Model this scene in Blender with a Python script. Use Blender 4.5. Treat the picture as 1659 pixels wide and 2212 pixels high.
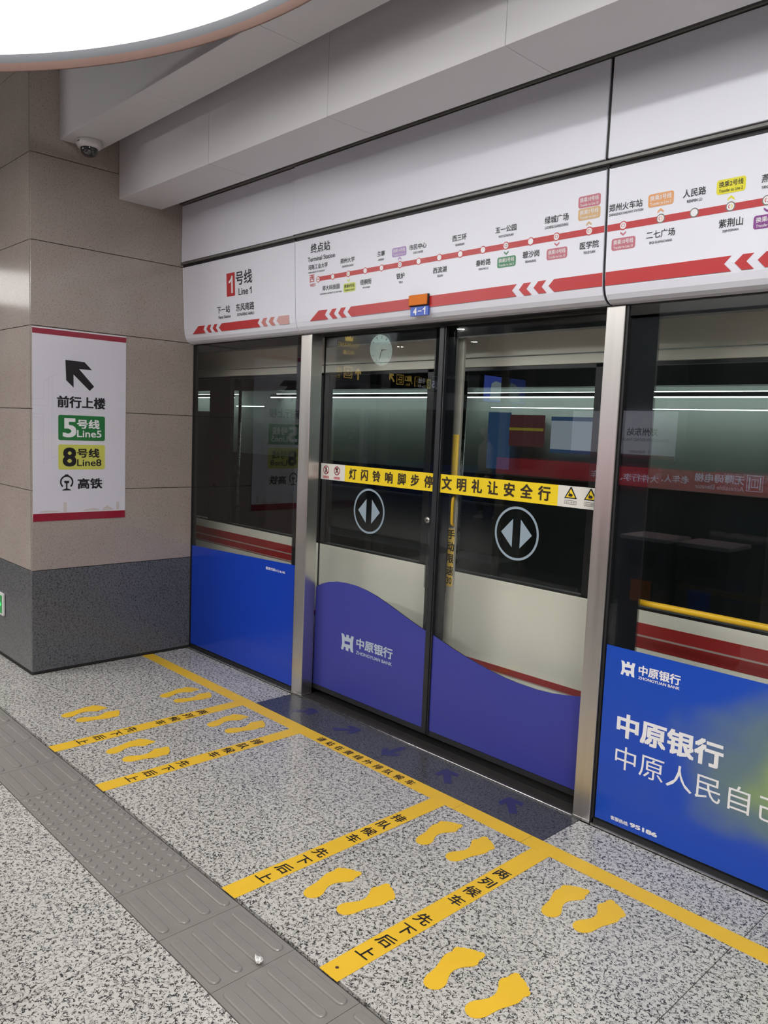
import bpy, bmesh, math, random
from mathutils import Vector, Matrix
random.seed(7)
for o in list(bpy.data.objects): bpy.data.objects.remove(o)
SC = bpy.context.scene
COL = SC.collection

# ------------------------------------------------------------------ camera
CAM_POS = Vector((4.91126, -2.85927, 1.60097))
YAW, PITCH, ROLL = math.radians(46.0795), math.radians(-5.95087), math.radians(2.33814)
FPX = 1712.11
cy, sy, cp, sp = math.cos(YAW), math.sin(YAW), math.cos(PITCH), math.sin(PITCH)
fwd = Vector((-sy*cp, cy*cp, sp)); rgt = Vector((cy, sy, 0)); upv = rgt.cross(fwd)
r2 = rgt*math.cos(ROLL) + upv*math.sin(ROLL)
u2 = -rgt*math.sin(ROLL) + upv*math.cos(ROLL)
cam = bpy.data.cameras.new('camera')
cam.sensor_fit = 'HORIZONTAL'; cam.sensor_width = 36; cam.lens = FPX*36/1659
cam.clip_start = 0.02; cam.clip_end = 200
camo = bpy.data.objects.new('camera', cam); COL.objects.link(camo)
camo.matrix_world = Matrix(((r2.x, u2.x, -fwd.x, CAM_POS.x), (r2.y, u2.y, -fwd.y, CAM_POS.y), (r2.z, u2.z, -fwd.z, CAM_POS.z), (0, 0, 0, 1)))
SC.camera = camo

# ------------------------------------------------------------------ world, light, exposure
W = bpy.data.worlds.new('world'); SC.world = W; W.use_nodes = True
W.node_tree.nodes['Background'].inputs[0].default_value = (0.8, 0.85, 0.9, 1)
W.node_tree.nodes['Background'].inputs[1].default_value = 0.0
PAN_LIGHT = 2.3        # luminous discs under the ceiling
DOWNLIGHT = 40.0
TRAIN_LED = 10.0
ADDED_STRIP_LIGHT = 85.0  # unseen strips added to brighten soffits and tactile bars
SC.view_settings.view_transform = 'Standard'; SC.view_settings.look = 'None'
SC.view_settings.exposure = 0.05; SC.view_settings.gamma = 1
SC.view_settings.use_curve_mapping = False
SC.cycles.use_denoising = True
SC.cycles.max_bounces = 10; SC.cycles.transparent_max_bounces = 16
SC.cycles.caustics_reflective = False; SC.cycles.caustics_refractive = False
SC.cycles.sample_clamp_indirect = 6

# ------------------------------------------------------------------ materials
def new_mat(name):
    m = bpy.data.materials.new(name); m.use_nodes = True
    nt = m.node_tree; b = nt.nodes['Principled BSDF']
    return m, nt, b
def srgb(r, g, b):
    f = lambda c: (c/255/12.92) if c/255 <= .04045 else ((c/255+.055)/1.055)**2.4
    return (f(r), f(g), f(b), 1)
def simple(name, col, rough=.5, metal=0, var=.04, scale=8, spec=.5, coat=0, bump=0, stretch=None, emit=None):
    """colour with a faint procedural mottling and roughness variation"""
    m, nt, b = new_mat(name); N = nt.nodes; L = nt.links
    geo = N.new('ShaderNodeNewGeometry'); mp = N.new('ShaderNodeMapping'); L.new(geo.outputs['Position'], mp.inputs['Vector'])
    if stretch: mp.inputs['Scale'].default_value = stretch
    no = N.new('ShaderNodeTexNoise'); no.inputs['Scale'].default_value = scale; no.inputs['Detail'].default_value = 5
    L.new(mp.outputs[0], no.inputs['Vector'])
    mx = N.new('ShaderNodeMix'); mx.data_type = 'RGBA'
    mx.inputs['A'].default_value = tuple(min(1, c*(1-var*2)) for c in col[:3])+(1,)
    mx.inputs['B'].default_value = tuple(min(1, c*(1+var*2)) for c in col[:3])+(1,)
    L.new(no.outputs['Fac'], mx.inputs['Factor']); L.new(mx.outputs['Result'], b.inputs['Base Color'])
    mr = N.new('ShaderNodeMapRange'); mr.inputs['To Min'].default_value = max(0, rough-.06); mr.inputs['To Max'].default_value = min(1, rough+.06)
    L.new(no.outputs['Fac'], mr.inputs['Value']); L.new(mr.outputs[0], b.inputs['Roughness'])
    b.inputs['Metallic'].default_value = metal; b.inputs['Specular IOR Level'].default_value = spec
    b.inputs['Coat Weight'].default_value = coat; b.inputs['Coat Roughness'].default_value = .08
    if bump:
        bp = N.new('ShaderNodeBump'); bp.inputs['Strength'].default_value = bump; bp.inputs['Distance'].default_value = .002
        L.new(no.outputs['Fac'], bp.inputs['Height']); L.new(bp.outputs[0], b.inputs['Normal'])
    if emit:
        b.inputs['Emission Color'].default_value = emit[0]; b.inputs['Emission Strength'].default_value = emit[1]
    return m
def granite(name, base, mid, dark, s1, s2, band=.03, midw=.5, rough=.25, spec=.5, aniso=(1, 1, 1), midpos=.56, darkmask=.47):
    """granite: pale ground, greyer grains and small dark curled flecks"""
    m, nt, b = new_mat(name); N = nt.nodes; L = nt.links
    geo = N.new('ShaderNodeNewGeometry'); mp = N.new('ShaderNodeMapping'); mp.inputs['Scale'].default_value = aniso
    L.new(geo.outputs['Position'], mp.inputs['Vector'])
    def noise(sc, det=2, dist=0):
        n = N.new('ShaderNodeTexNoise'); n.inputs['Scale'].default_value = sc; n.inputs['Detail'].default_value = det; n.inputs['Distortion'].default_value = dist
        L.new(mp.outputs[0], n.inputs['Vector']); return n.outputs['Fac']
    def ramp(src, p0, v0, p1, v1):
        r = N.new('ShaderNodeMapRange'); r.inputs['From Min'].default_value = p0; r.inputs['From Max'].default_value = p1
        r.inputs['To Min'].default_value = v0; r.inputs['To Max'].default_value = v1; L.new(src, r.inputs['Value']); return r.outputs[0]
    def math_(op, a, bb):
        r = N.new('ShaderNodeMath'); r.operation = op
        for i, q in enumerate((a, bb)):
            if isinstance(q, (int, float)): r.inputs[i].default_value = q
            else: L.new(q, r.inputs[i])
        return r.outputs[0]
    def mix(f, a, bb):
        r = N.new('ShaderNodeMix'); r.data_type = 'RGBA'; L.new(f, r.inputs['Factor'])
        for k, q in (('A', a), ('B', bb)):
            if isinstance(q, tuple): r.inputs[k].default_value = q
            else: L.new(q, r.inputs[k])
        return r.outputs['Result']
    nA = noise(s1, 2, .6); nB = noise(s2, 3, .3); nC = noise(s1*.8, 1, 0); nL = noise(3, 3)
    d = math_('ABSOLUTE', math_('SUBTRACT', nA, .5), 0)
    line = ramp(d, band, 1, band*1.7, 0)
    mask = ramp(nC, darkmask, 0, darkmask+.04, 1)
    darkf = math_('MULTIPLY', line, mask)
    midf = math_('MULTIPLY', ramp(nB, midpos, 0, midpos+.05, 1), midw)
    c = mix(midf, base, mid); c = mix(darkf, c, dark)
    lg = N.new('ShaderNodeMix'); lg.data_type = 'RGBA'; lg.blend_type = 'MULTIPLY'; lg.inputs['Factor'].default_value = 1
    L.new(c, lg.inputs['A']); g = N.new('ShaderNodeCombineColor'); v = ramp(nL, .3, .93, .7, 1.03)
    for i in range(3): L.new(v, g.inputs[i])
    L.new(g.outputs[0], lg.inputs['B']); L.new(lg.outputs['Result'], b.inputs['Base Color'])
    b.inputs['Roughness'].default_value = rough; b.inputs['Specular IOR Level'].default_value = spec
    return m
def glass(name, tint, boost=1.0, rough=0.0):
    """thin sheet glass: clear with a tint, fresnel reflection at its front surface"""
    m, nt, b = new_mat(name); N = nt.nodes; L = nt.links; N.remove(b)
    tr = N.new('ShaderNodeBsdfTransparent'); tr.inputs[0].default_value = tint
    gl = N.new('ShaderNodeBsdfGlossy'); gl.inputs['Roughness'].default_value = rough; gl.inputs['Color'].default_value = (.95, .98, 1, 1)
    fr = N.new('ShaderNodeFresnel'); fr.inputs['IOR'].default_value = 1.52
    geo = N.new('ShaderNodeNewGeometry'); inv = N.new('ShaderNodeMath'); inv.operation = 'SUBTRACT'; inv.inputs[0].default_value = 1
    L.new(geo.outputs['Backfacing'], inv.inputs[1])
    mu = N.new('ShaderNodeMath'); mu.operation = 'MULTIPLY'; L.new(fr.outputs[0], mu.inputs[0]); L.new(inv.outputs[0], mu.inputs[1])
    m2 = N.new('ShaderNodeMath'); m2.operation = 'MULTIPLY'; m2.inputs[1].default_value = boost; m2.use_clamp = True; L.new(mu.outputs[0], m2.inputs[0])
    mx = N.new('ShaderNodeMixShader'); L.new(m2.outputs[0], mx.inputs[0]); L.new(tr.outputs[0], mx.inputs[1]); L.new(gl.outputs[0], mx.inputs[2])
    L.new(mx.outputs[0], N['Material Output'].inputs[0]); return m
def frit(name):
    """black ceramic dot print fading off a glass edge"""
    m, nt, b = new_mat(name); N = nt.nodes; L = nt.links
    b.inputs['Base Color'].default_value = (.01, .01, .012, 1); b.inputs['Roughness'].default_value = .3
    geo = N.new('ShaderNodeNewGeometry'); mp = N.new('ShaderNodeMapping'); mp.inputs['Scale'].default_value = (300, 0, 300); mp.inputs['Rotation'].default_value = (0, math.radians(45), 0)
    L.new(geo.outputs['Position'], mp.inputs[0]); vo = N.new('ShaderNodeTexVoronoi'); vo.inputs['Randomness'].default_value = 0; vo.inputs['Scale'].default_value = 1
    L.new(mp.outputs[0], vo.inputs['Vector'])
    lt = N.new('ShaderNodeMath'); lt.operation = 'LESS_THAN'; lt.inputs[1].default_value = .42; L.new(vo.outputs['Distance'], lt.inputs[0])
    tr = N.new('ShaderNodeBsdfTransparent'); mx = N.new('ShaderNodeMixShader')
    L.new(lt.outputs[0], mx.inputs[0]); L.new(tr.outputs[0], mx.inputs[1]); L.new(b.outputs[0], mx.inputs[2]); L.new(mx.outputs[0], N['Material Output'].inputs[0])
    return m
def emitter(name, col, st):
    m, nt, b = new_mat(name); N = nt.nodes; N.remove(b)
    e = N.new('ShaderNodeEmission'); e.inputs[0].default_value = col; e.inputs[1].default_value = st
    nt.links.new(e.outputs[0], N['Material Output'].inputs[0]); return m
def print_blobs(name, ground, blob, centre, radius, rough=.25):
    """flat poster print with a soft coloured cloud"""
    m, nt, b = new_mat(name); N = nt.nodes; L = nt.links
    geo = N.new('ShaderNodeNewGeometry'); mp = N.new('ShaderNodeMapping'); L.new(geo.outputs['Position'], mp.inputs[0])
    mp.inputs['Scale'].default_value = (1/radius[0], 0, 1/radius[1]); mp.inputs['Location'].default_value = (-centre[0]/radius[0], 0, -centre[1]/radius[1])
    gr = N.new('ShaderNodeTexGradient'); gr.gradient_type = 'SPHERICAL'
    no = N.new('ShaderNodeTexNoise'); no.inputs['Scale'].default_value = 3.5; no.inputs['Detail'].default_value = 2; L.new(geo.outputs['Position'], no.inputs['Vector'])
    ad = N.new('ShaderNodeVectorMath'); ad.operation = 'MULTIPLY_ADD'; ad.inputs[1].default_value = (.6, .6, .6)
    L.new(no.outputs['Color'], ad.inputs[0]); L.new(mp.outputs[0], ad.inputs[2])
    su = N.new('ShaderNodeVectorMath'); su.operation = 'SUBTRACT'; su.inputs[1].default_value = (.3, .3, .3); L.new(ad.outputs[0], su.inputs[0])
    L.new(su.outputs[0], gr.inputs[0])
    r = N.new('ShaderNodeValToRGB'); r.color_ramp.interpolation = 'EASE'
    r.color_ramp.elements[0].color = ground; r.color_ramp.elements[1].color = blob; r.color_ramp.elements[1].position = .85
    e = r.color_ramp.elements.new(.4); e.color = tuple((a+bb)/2*.8 for a, bb in zip(ground, blob))[:3]+(1,)
    L.new(gr.outputs['Fac'], r.inputs[0]); L.new(r.outputs[0], b.inputs['Base Color']); b.inputs['Roughness'].default_value = rough
    return m

M = {}
M['floor'] = granite('floor_granite', (.60, .585, .55, 1), (.34, .33, .315, 1), (.045, .045, .045, 1), 85, 70, band=.035, midw=.75, rough=.22, aniso=(1, 1, 1), midpos=.55, darkmask=.46)
M['thr'] = granite('threshold_granite', (.085, .088, .095, 1), (.045, .047, .052, 1), (.015, .015, .018, 1), 120, 90, rough=.24)
M['wall'] = granite('taupe_stone', (.40, .338, .305, 1), (.50, .44, .40, 1), (.23, .18, .16, 1), 130, 150, band=.02, midw=.5, rough=.13, midpos=.58, darkmask=.53)
M['dado'] = granite('dark_dado_granite', (.135, .138, .145, 1), (.075, .077, .082, 1), (.035, .035, .04, 1), 110, 80, rough=.2)
M['grout'] = simple('grout', (.05, .045, .04, 1), .8)
M['tactile'] = simple('grey_tactile_plastic', (.25, .235, .22, 1), .30, var=.05, scale=20, spec=.7)
M['soffit'] = simple('white_soffit_metal', (.72, .715, .735, 1), .45, var=.015, scale=3)
M['header'] = simple('white_header_enamel', (.83, .845, .93, 1), .35, var=.012, scale=4)
M['steel'] = simple('brushed_stainless', (.72, .70, .67, 1), .32, 1, var=.03, scale=3, stretch=(14, 14, .4))
M['steelrail'] = simple('polished_rail', (.6, .59, .56, 1), .28, 1, var=.1, scale=30)
M['trim'] = simple('aluminium_trim', (.20, .195, .185, 1), .45, .5, var=.1, scale=14)
M['black'] = simple('black_gasket', (.012, .012, .014, 1), .45)
M['blackgloss'] = simple('black_glass_border', (.008, .009, .011, 1), .06)
M['stile'] = simple('dark_grey_stile', (.017, .018, .022, 1), .4)
M['sill'] = simple('dark_door_sill', (.06, .056, .052, 1), .3, .4, var=.15, scale=18)
M['yellow'] = simple('yellow_floor_tape', (.86, .53, .035, 1), .38, var=.03, scale=9)
M['yellowband'] = simple('yellow_band', (.90, .66, .02, 1), .3, var=.01)
M['ink'] = simple('black_ink', (.012, .011, .014, 1), .4)
M['brownink'] = simple('dark_ink', (.03, .018, .008, 1), .4)
M['red'] = simple('red_print', (.52, .035, .04, 1), .35, var=.02)
M['red2'] = simple('pale_red_print', (.62, .22, .20, 1), .35, var=.02)
M['red3'] = simple('faded_red_print', (.66, .38, .37, 1), .35, var=.02)
M['signred'] = simple('crimson_print', (.30, .012, .035, 1), .12, var=.02)
M['signwhite'] = simple('glossy_white_print', (.72, .71, .79, 1), .08, var=.01)
M['white'] = simple('white_print', (.86, .86, .88, 1), .35, var=.01)
M['whiteband'] = simple('cream_band', (.75, .73, .68, 1), .35, var=.01)
M['beige'] = simple('beige_print', (.62, .57, .55, 1), .1, var=.03, scale=30)
M['ghost'] = simple('faint_grey_print', (.62, .61, .68, 1), .1, var=.01)
M['green'] = simple('green_print', (.03, .19, .06, 1), .12, var=.02)
M['greentag'] = simple('green_tag', (.06, .25, .12, 1), .35, var=.02)
M['lime'] = simple('yellow_green_print', (.62, .62, .13, 1), .12, var=.02)
M['limetag'] = simple('lime_tag', (.62, .70, .16, 1), .35, var=.02)
M['purpletag'] = simple('purple_tag', (.42, .28, .58, 1), .35, var=.02)
M['rosetag'] = simple('rose_tag', (.55, .17, .22, 1), .35, var=.02)
M['sandtag'] = simple('sand_tag', (.66, .43, .20, 1), .35, var=.02)
M['orangetag'] = simple('orange_tag', (.78, .37, .15, 1), .35, var=.02)
M['yellowtag'] = simple('yellow_tag', (.80, .74, .02, 1), .35, var=.02)
M['violettag'] = simple('violet_tag', (.24, .05, .27, 1), .35, var=.02)
M['blue'] = simple('blue_film', (.006, .05, .48, 1), .2, var=.02, scale=2)
M['blue2'] = print_blobs('blue_poster_film', (.008, .07, .50, 1), (.30, .42, .12, 1), (4.15, .43), (.62, .34), .22)
M['indigo'] = simple('indigo_film', (.050, .056, .34, 1), .3, var=.02, scale=2, spec=.35)
M['paleblue'] = simple('pale_blue_print', (.50, .58, .68, 1), .35, var=.01)
M['iconblue'] = simple('grey_blue_print', (.30, .38, .45, 1), .35, var=.01)
M['arrowblue'] = simple('navy_floor_print', (.035, .035, .12, 1), .3, var=.1, scale=20)
M['plateblue'] = simple('blue_plate', (.02, .09, .52, 1), .35, var=.02)
M['orange'] = simple('orange_lens', (.74, .19, .02, 1), .55, var=.03, spec=.3)
M['glass'] = glass('door_glass', (.955, .965, .96, 1), 1.1)
M['trainglass'] = glass('train_window_glass', (.72, .75, .74, 1), .5)
M['frit'] = frit('dotted_border_print')
M['cream'] = simple('cream_train_paint', (.83, .81, .70, 1), .35, var=.03, scale=3)
M['trainred'] = simple('red_train_paint', (.36, .028, .025, 1), .35, var=.03)
M['trainblack'] = simple('black_train_paint', (.01, .01, .011, 1), .3)
M['paleline'] = simple('pale_stripe_paint', (.45, .36, .33, 1), .4)
M['traindark'] = simple('dark_train_interior', (.035, .038, .038, 1), .5)
M['traingrey'] = simple('grey_train_interior', (.34, .37, .34, 1), .5)
M['pan'] = emitter('luminous_membrane', (1, .985, .96, 1), PAN_LIGHT)
M['panrim'] = simple('grey_lamp_rim', (.20, .21, .23, 1), .6)
M['panpink'] = simple('copper_lamp_rim', (.30, .19, .16, 1), .6)
M['addedstrip'] = emitter('added_strip_glow', (1, .98, .96, 1), ADDED_STRIP_LIGHT)
M['downlight'] = emitter('downlight_glow', (1, .97, .9, 1), DOWNLIGHT)
M['led'] = emitter('train_led', (.9, 1, .98, 1), TRAIN_LED)
M['adlit'] = emitter('lit_advert', (.55, .6, .72, 1), .5)
M['adblue'] = emitter('lit_blue_advert', (.08, .17, .36, 1), .35)
M['adred'] = emitter('lit_red_advert', (.22, .07, .08, 1), .3)
M['adyellow'] = emitter('lit_yellow_stripe', (.5, .42, .05, 1), .4)
M['ceil'] = simple('grey_ceiling', (.26, .25, .25, 1), .7)
M['shell'] = simple('pale_wall', (.42, .42, .42, 1), .6)
M['darkwall'] = simple('dark_tunnel', (.02, .02, .02, 1), .8)
M['camwhite'] = simple('white_camera_plastic', (.72, .71, .70, 1), .35)
M['camdome'] = simple('smoked_dome', (.03, .03, .032, 1), .05, coat=1)
M['exitgreen'] = simple('exit_sign_green', (.01, .12, .03, 1), .3, emit=((.02, .25, .06, 1), .6))
M['exitlit'] = emitter('exit_sign_lit', (.1, .9, .25, 1), 1.1)
M['gold'] = simple('gold_print', (.62, .45, .12, 1), .4, emit=((.9, .6, .12, 1), 2.2))
M['signlit'] = simple('lit_white_print', (.8, .82, .9, 1), .4, emit=((.7, .75, 1, 1), 1.8))
M['signyellow'] = simple('lit_yellow_print', (.7, .62, .1, 1), .4, emit=((.8, .7, .1, 1), 1.5))
M['clockface'] = simple('clock_face', (.7, .8, .75, 1), .4, emit=((.7, .95, .85, 1), 2.4))
M['poster'] = simple('lit_blue_poster', (.1, .15, .6, 1), .4, emit=((.12, .2, .9, 1), 2.5))
M['posterwhite'] = simple('lit_pale_poster', (.7, .8, .8, 1), .4, emit=((.6, .75, .8, 1), 2.5))
M['bannerred'] = simple('red_banner', (.45, .02, .03, 1), .4, emit=((.6, .03, .05, 1), 1.3))  # glow put into the banner colour, no lamp behind it
M['shaftglass'] = simple('dark_shaft_glass', (.11, .13, .125, 1), .08)
M['binsteel'] = simple('dark_bin_steel', (.12, .12, .12, 1), .3, .7)
M['bintop'] = simple('bin_lid_steel', (.65, .65, .66, 1), .3, .6)
M['stationwhite'] = simple('self_glowing_white_sign', (.72, .72, .8, 1), .3, emit=((.75, .76, .9, 1), .9))  # glow put into the sheet so the sign stands out in the glass
M['skin'] = simple('skin', (.5, .32, .24, 1), .5)
M['hair'] = simple('hair', (.015, .012, .01, 1), .5)
M['jacket'] = simple('beige_padded_fabric', (.55, .5, .43, 1), .8, bump=.4, scale=20)
M['trousers'] = simple('dark_trouser_fabric', (.03, .03, .035, 1), .8)
M['shoe'] = simple('pale_shoe', (.6, .6, .6, 1), .6)
M['foil'] = simple('crumpled_foil', (.8, .79, .76, 1), .25, .3, bump=.8, scale=150)
M['strip'] = simple('worn_door_strip', (.52, .50, .44, 1), .45, .3, var=.12, scale=15)
M['oldyellow'] = simple('worn_yellow_cover', (.90, .58, .10, 1), .5, var=.1, scale=20)
M['barYellow'] = simple('yellow_bar_paint', (.85, .50, .02, 1), .3)
M['dot'] = simple('dark_scuff', (.10, .04, .02, 1), .7)

# ------------------------------------------------------------------ object helpers
WLOC = {}
def wl(o): return WLOC.get(o.name, Vector((0, 0, 0)))
def props(o, label=None, cat=None, group=None, kind=None):
    if label: o['label'] = label
    if cat: o['category'] = cat
    if group: o['group'] = group
    if kind: o['kind'] = kind
    return o
def link_mesh(name, me, parent, loc):
    o = bpy.data.objects.new(name, me); COL.objects.link(o)
    if parent is not None: o.parent = parent; o.location = loc - wl(parent)
    else: o.location = loc
    WLOC[o.name] = loc.copy(); return o
def add(name, verts, faces, mat, parent=None, smooth=False, mats=None, fmat=None):
    """one mesh object from world-space vertices; origin at the centre of its base"""
    vs = [Vector(v) for v in verts]
    lo = Vector([min(v[i] for v in vs) for i in range(3)]); hi = Vector([max(v[i] for v in vs) for i in range(3)])
    org = Vector(((lo.x+hi.x)/2, (lo.y+hi.y)/2, lo.z))
    me = bpy.data.meshes.new(name); me.from_pydata([v-org for v in vs], [], faces); me.validate()
    for m in (mats or [mat]): me.materials.append(M[m])
    if fmat:
        for i, k in enumerate(fmat): me.polygons[i].material_index = k
    if smooth:
        for p in me.polygons: p.use_smooth = True
    return link_mesh(name, me, parent, org)
def empty(name, loc, label=None, cat=None, group=None, kind=None):
    o = bpy.data.objects.new(name, None); o.empty_display_size = .05; COL.objects.link(o)
    o.location = loc; WLOC[o.name] = Vector(loc); return props(o, label, cat, group, kind)
def box_vf(x0, x1, y0, y1, z0, z1, bev=0):
    if bev <= 0:
        v = [(x, y, z) for x in (x0, x1) for y in (y0, y1) for z in (z0, z1)]
        return v, [(0, 1, 3, 2), (4, 6, 7, 5), (0, 4, 5, 1), (2, 3, 7, 6), (0, 2, 6, 4), (1, 5, 7, 3)]
    bm = bmesh.new(); bmesh.ops.create_cube(bm, size=1)
    for v in bm.verts: v.co = Vector(((x0+x1)/2+v.co.x*(x1-x0), (y0+y1)/2+v.co.y*(y1-y0), (z0+z1)/2+v.co.z*(z1-z0)))
    bmesh.ops.bevel(bm, geom=bm.edges[:], offset=bev, segments=2, affect='EDGES', profile=.6)
    bm.verts.index_update(); vs = [v.co.copy() for v in bm.verts]; fs = [tuple(v.index for v in f.verts) for f in bm.faces]; bm.free(); return vs, fs
def box(name, x0, x1, y0, y1, z0, z1, mat, parent=None, bev=0, **k):
    v, f = box_vf(x0, x1, y0, y1, z0, z1, bev); return add(name, v, f, mat, parent, **k)
class MB:
    def __init__(s): s.v = []; s.f = []; s.k = []
    def put(s, v, f, k=0):
        n = len(s.v); s.v += [tuple(q) for q in v]; s.f += [tuple(i+n for i in q) for q in f]; s.k += [k]*len(f); return s
    def box(s, *a, bev=0, k=0): return s.put(*box_vf(*a, bev=bev), k=k)
    def build(s, name, mat, parent=None, smooth=False, mats=None): return add(name, s.v, s.f, mat, parent, smooth, mats, s.k if mats else None)
def frame(P, R, U):
    """local (a,b,c) -> world with a along R, b along U, c along the normal"""
    P = Vector(P); R = Vector(R).normalized(); U = Vector(U).normalized(); Nn = R.cross(U)
    return lambda a, b, c=0: P + R*a + U*b + Nn*c
def plate(name, pts, fr, mat, parent=None, t=.0006, holes=None, off=0.0):
    """a flat outlined piece (sticker, print) of thickness t on a plane"""
    n = len(pts); v = [fr(a, b, off+t) for a, b in pts]+[fr(a, b, off) for a, b in pts]
    area = sum(pts[i][0]*pts[(i+1) % n][1]-pts[(i+1) % n][0]*pts[i][1] for i in range(n))
    top = tuple(range(n)) if area > 0 else tuple(reversed(range(n)))
    f = [top]+[((i+1) % n, i, i+n, (i+1) % n+n) if area > 0 else (i, (i+1) % n, (i+1) % n+n, i+n) for i in range(n)]
    return add(name, v, f, mat, parent)
def ring(name, fr, ca, cb, r0, r1, mat, parent=None, t=.0006, off=0, n=48, a0=0, a1=360, sx=1):
    v = []; f = []; full = abs(a1-a0) >= 360
    m = n if full else n+1
    for i in range(m):
        a = math.radians(a0+(a1-a0)*i/n)
        for r in (r0, r1): v.append(fr(ca+sx*r*math.cos(a), cb+r*math.sin(a), off+t))
    for i in range(n):
        j = (i+1) % m; f.append((2*i, 2*i+1, 2*j+1, 2*j))
    return add(name, v, f, mat, parent)
def circ(r, n=24, c=(0, 0), sx=1): return [(c[0]+sx*r*math.cos(2*math.pi*i/n), c[1]+r*math.sin(2*math.pi*i/n)) for i in range(n)]
def rrect(x0, x1, z0, z1, r, n=4):
    p = []
    for cx, cz, a in ((x1-r, z0+r, -90), (x1-r, z1-r, 0), (x0+r, z1-r, 90), (x0+r, z0+r, 180)):
        for i in range(n+1):
            t = math.radians(a+90*i/n); p.append((cx+r*math.cos(t), cz+r*math.sin(t)))
    return p
def tube(name, pts, r, mat, parent=None, n=12, smooth=True, caps=True):
    v = []; f = []; P = [Vector(p) for p in pts]; rr = r if isinstance(r, (list, tuple)) else [r]*len(P)
    for i, p in enumerate(P):
        d = (P[min(i+1, len(P)-1)]-P[max(i-1, 0)]).normalized(); a = d.orthogonal().normalized() if i == 0 else (a-d*a.dot(d)).normalized(); b = d.cross(a)
        for k in range(n):
            t = 2*math.pi*k/n; v.append(p+(a*math.cos(t)+b*math.sin(t))*rr[i])
    for i in range(len(P)-1):
        for k in range(n): f.append((i*n+k, i*n+(k+1) % n, (i+1)*n+(k+1) % n, (i+1)*n+k))
    if caps: f += [tuple(reversed(range(n))), tuple((len(P)-1)*n+k for k in range(n))]
    return add(name, v, f, mat, parent, smooth)
def lathe(name, prof, c, mat, parent=None, n=32, axis='z', mats=None, ks=None, smooth=True):
    """profile of (radius, height) turned about a vertical axis through c (or about x / y)"""
    v = []; f = []; kk = []
    for r, h in prof:
        for i in range(n):
            t = 2*math.pi*i/n; a, b = r*math.cos(t), r*math.sin(t)
            v.append({'z': (c[0]+a, c[1]+b, c[2]+h), 'y': (c[0]+a, c[1]+h, c[2]+b), 'x': (c[0]+h, c[1]+a, c[2]+b)}[axis])
    for j in range(len(prof)-1):
        for i in range(n):
            f.append((j*n+i, j*n+(i+1) % n, (j+1)*n+(i+1) % n, (j+1)*n+i)); kk.append(ks[j] if ks else 0)
    return add(name, v, f, mat, parent, smooth, mats, kk if mats else None)

ONE = [(.62, 0), (1, 0), (1, 1), (.70, 1), (.56, .86), (.30, .76), (0, .72), (0, .58), (.34, .62), (.62, .70)]
def one(fr, x0, x1, z0, z1, mat, parent, off=0.0, t=.0009):
    plate('lettering', [(x0+a*(x1-x0), z0+b*(z1-z0)) for a, b in ONE], fr, mat, parent, t=t, off=off)
# text: collected first, turned into meshes at the end in one pass
TEXTS = []
def text(s, fr, x0, x1, yc, h, mat, parent, bold=0.0, off=.0009, name='lettering', keep=False):
    """s fitted between x0..x1 with glyph height h centred at yc on the plane fr"""
    TEXTS.append((s, fr, x0, x1, yc, h, mat, parent, bold, off, name, keep))
def build_texts():
    keys = {}
    for t in TEXTS: keys.setdefault((t[0], t[8]), None)
    tmp = {}
    for (s, bold) in sorted({(k[0], 0.0) for k in keys}):
        c = bpy.data.curves.new('t', 'FONT'); c.body = s; c.resolution_u = 3; c.size = 1
        o = bpy.data.objects.new('t', c); COL.objects.link(o); tmp[(s, bold)] = o
    bpy.context.view_layer.update()
    geo = {}
    for k, o in tmp.items():
        me = o.to_mesh(); vs = [(v.co.x, v.co.y) for v in me.vertices]; fs = [tuple(p.vertices) for p in me.polygons]
        geo[k] = (vs, fs); o.to_mesh_clear()
        c = o.data; bpy.data.objects.remove(o); bpy.data.curves.remove(c)
    for (s, bold) in keys:
        if bold == 0: continue
        vs, fs = geo[(s, 0.0)]; V = []; F = []
        for dx, dy in ((-1, -1), (1, -1), (1, 1), (-1, 1), (0, 0)):
            n = len(V); V += [(a+dx*bold, b+dy*bold*.8, len(V)//max(1, len(vs))*5e-5) for a, b in vs]; F += [tuple(i+n for i in f) for f in fs]
        geo[(s, bold)] = (V, F)
    for s, fr, x0, x1, yc, h, mat, parent, bold, off, name, keep in TEXTS:
        vs, fs = geo[(s, bold)]
        if not vs: continue
        ax = min(v[0] for v in vs); bx = max(v[0] for v in vs); ay = min(v[1] for v in vs); by = max(v[1] for v in vs)
        if keep:
            k = h/.88; cx_ = (ax+bx)/2; cy_ = .37
            V = [fr((x0+x1)/2+(v[0]-cx_)*k, yc+(v[1]-cy_)*k, off+(v[2] if len(v) > 2 else 0)) for v in vs]
        else:
            V = [fr(x0+(v[0]-ax)/(bx-ax)*(x1-x0), yc-h/2+(v[1]-ay)/(by-ay)*h, off+(v[2] if len(v) > 2 else 0)) for v in vs]
        add(name, V, fs, mat, parent)

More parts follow.
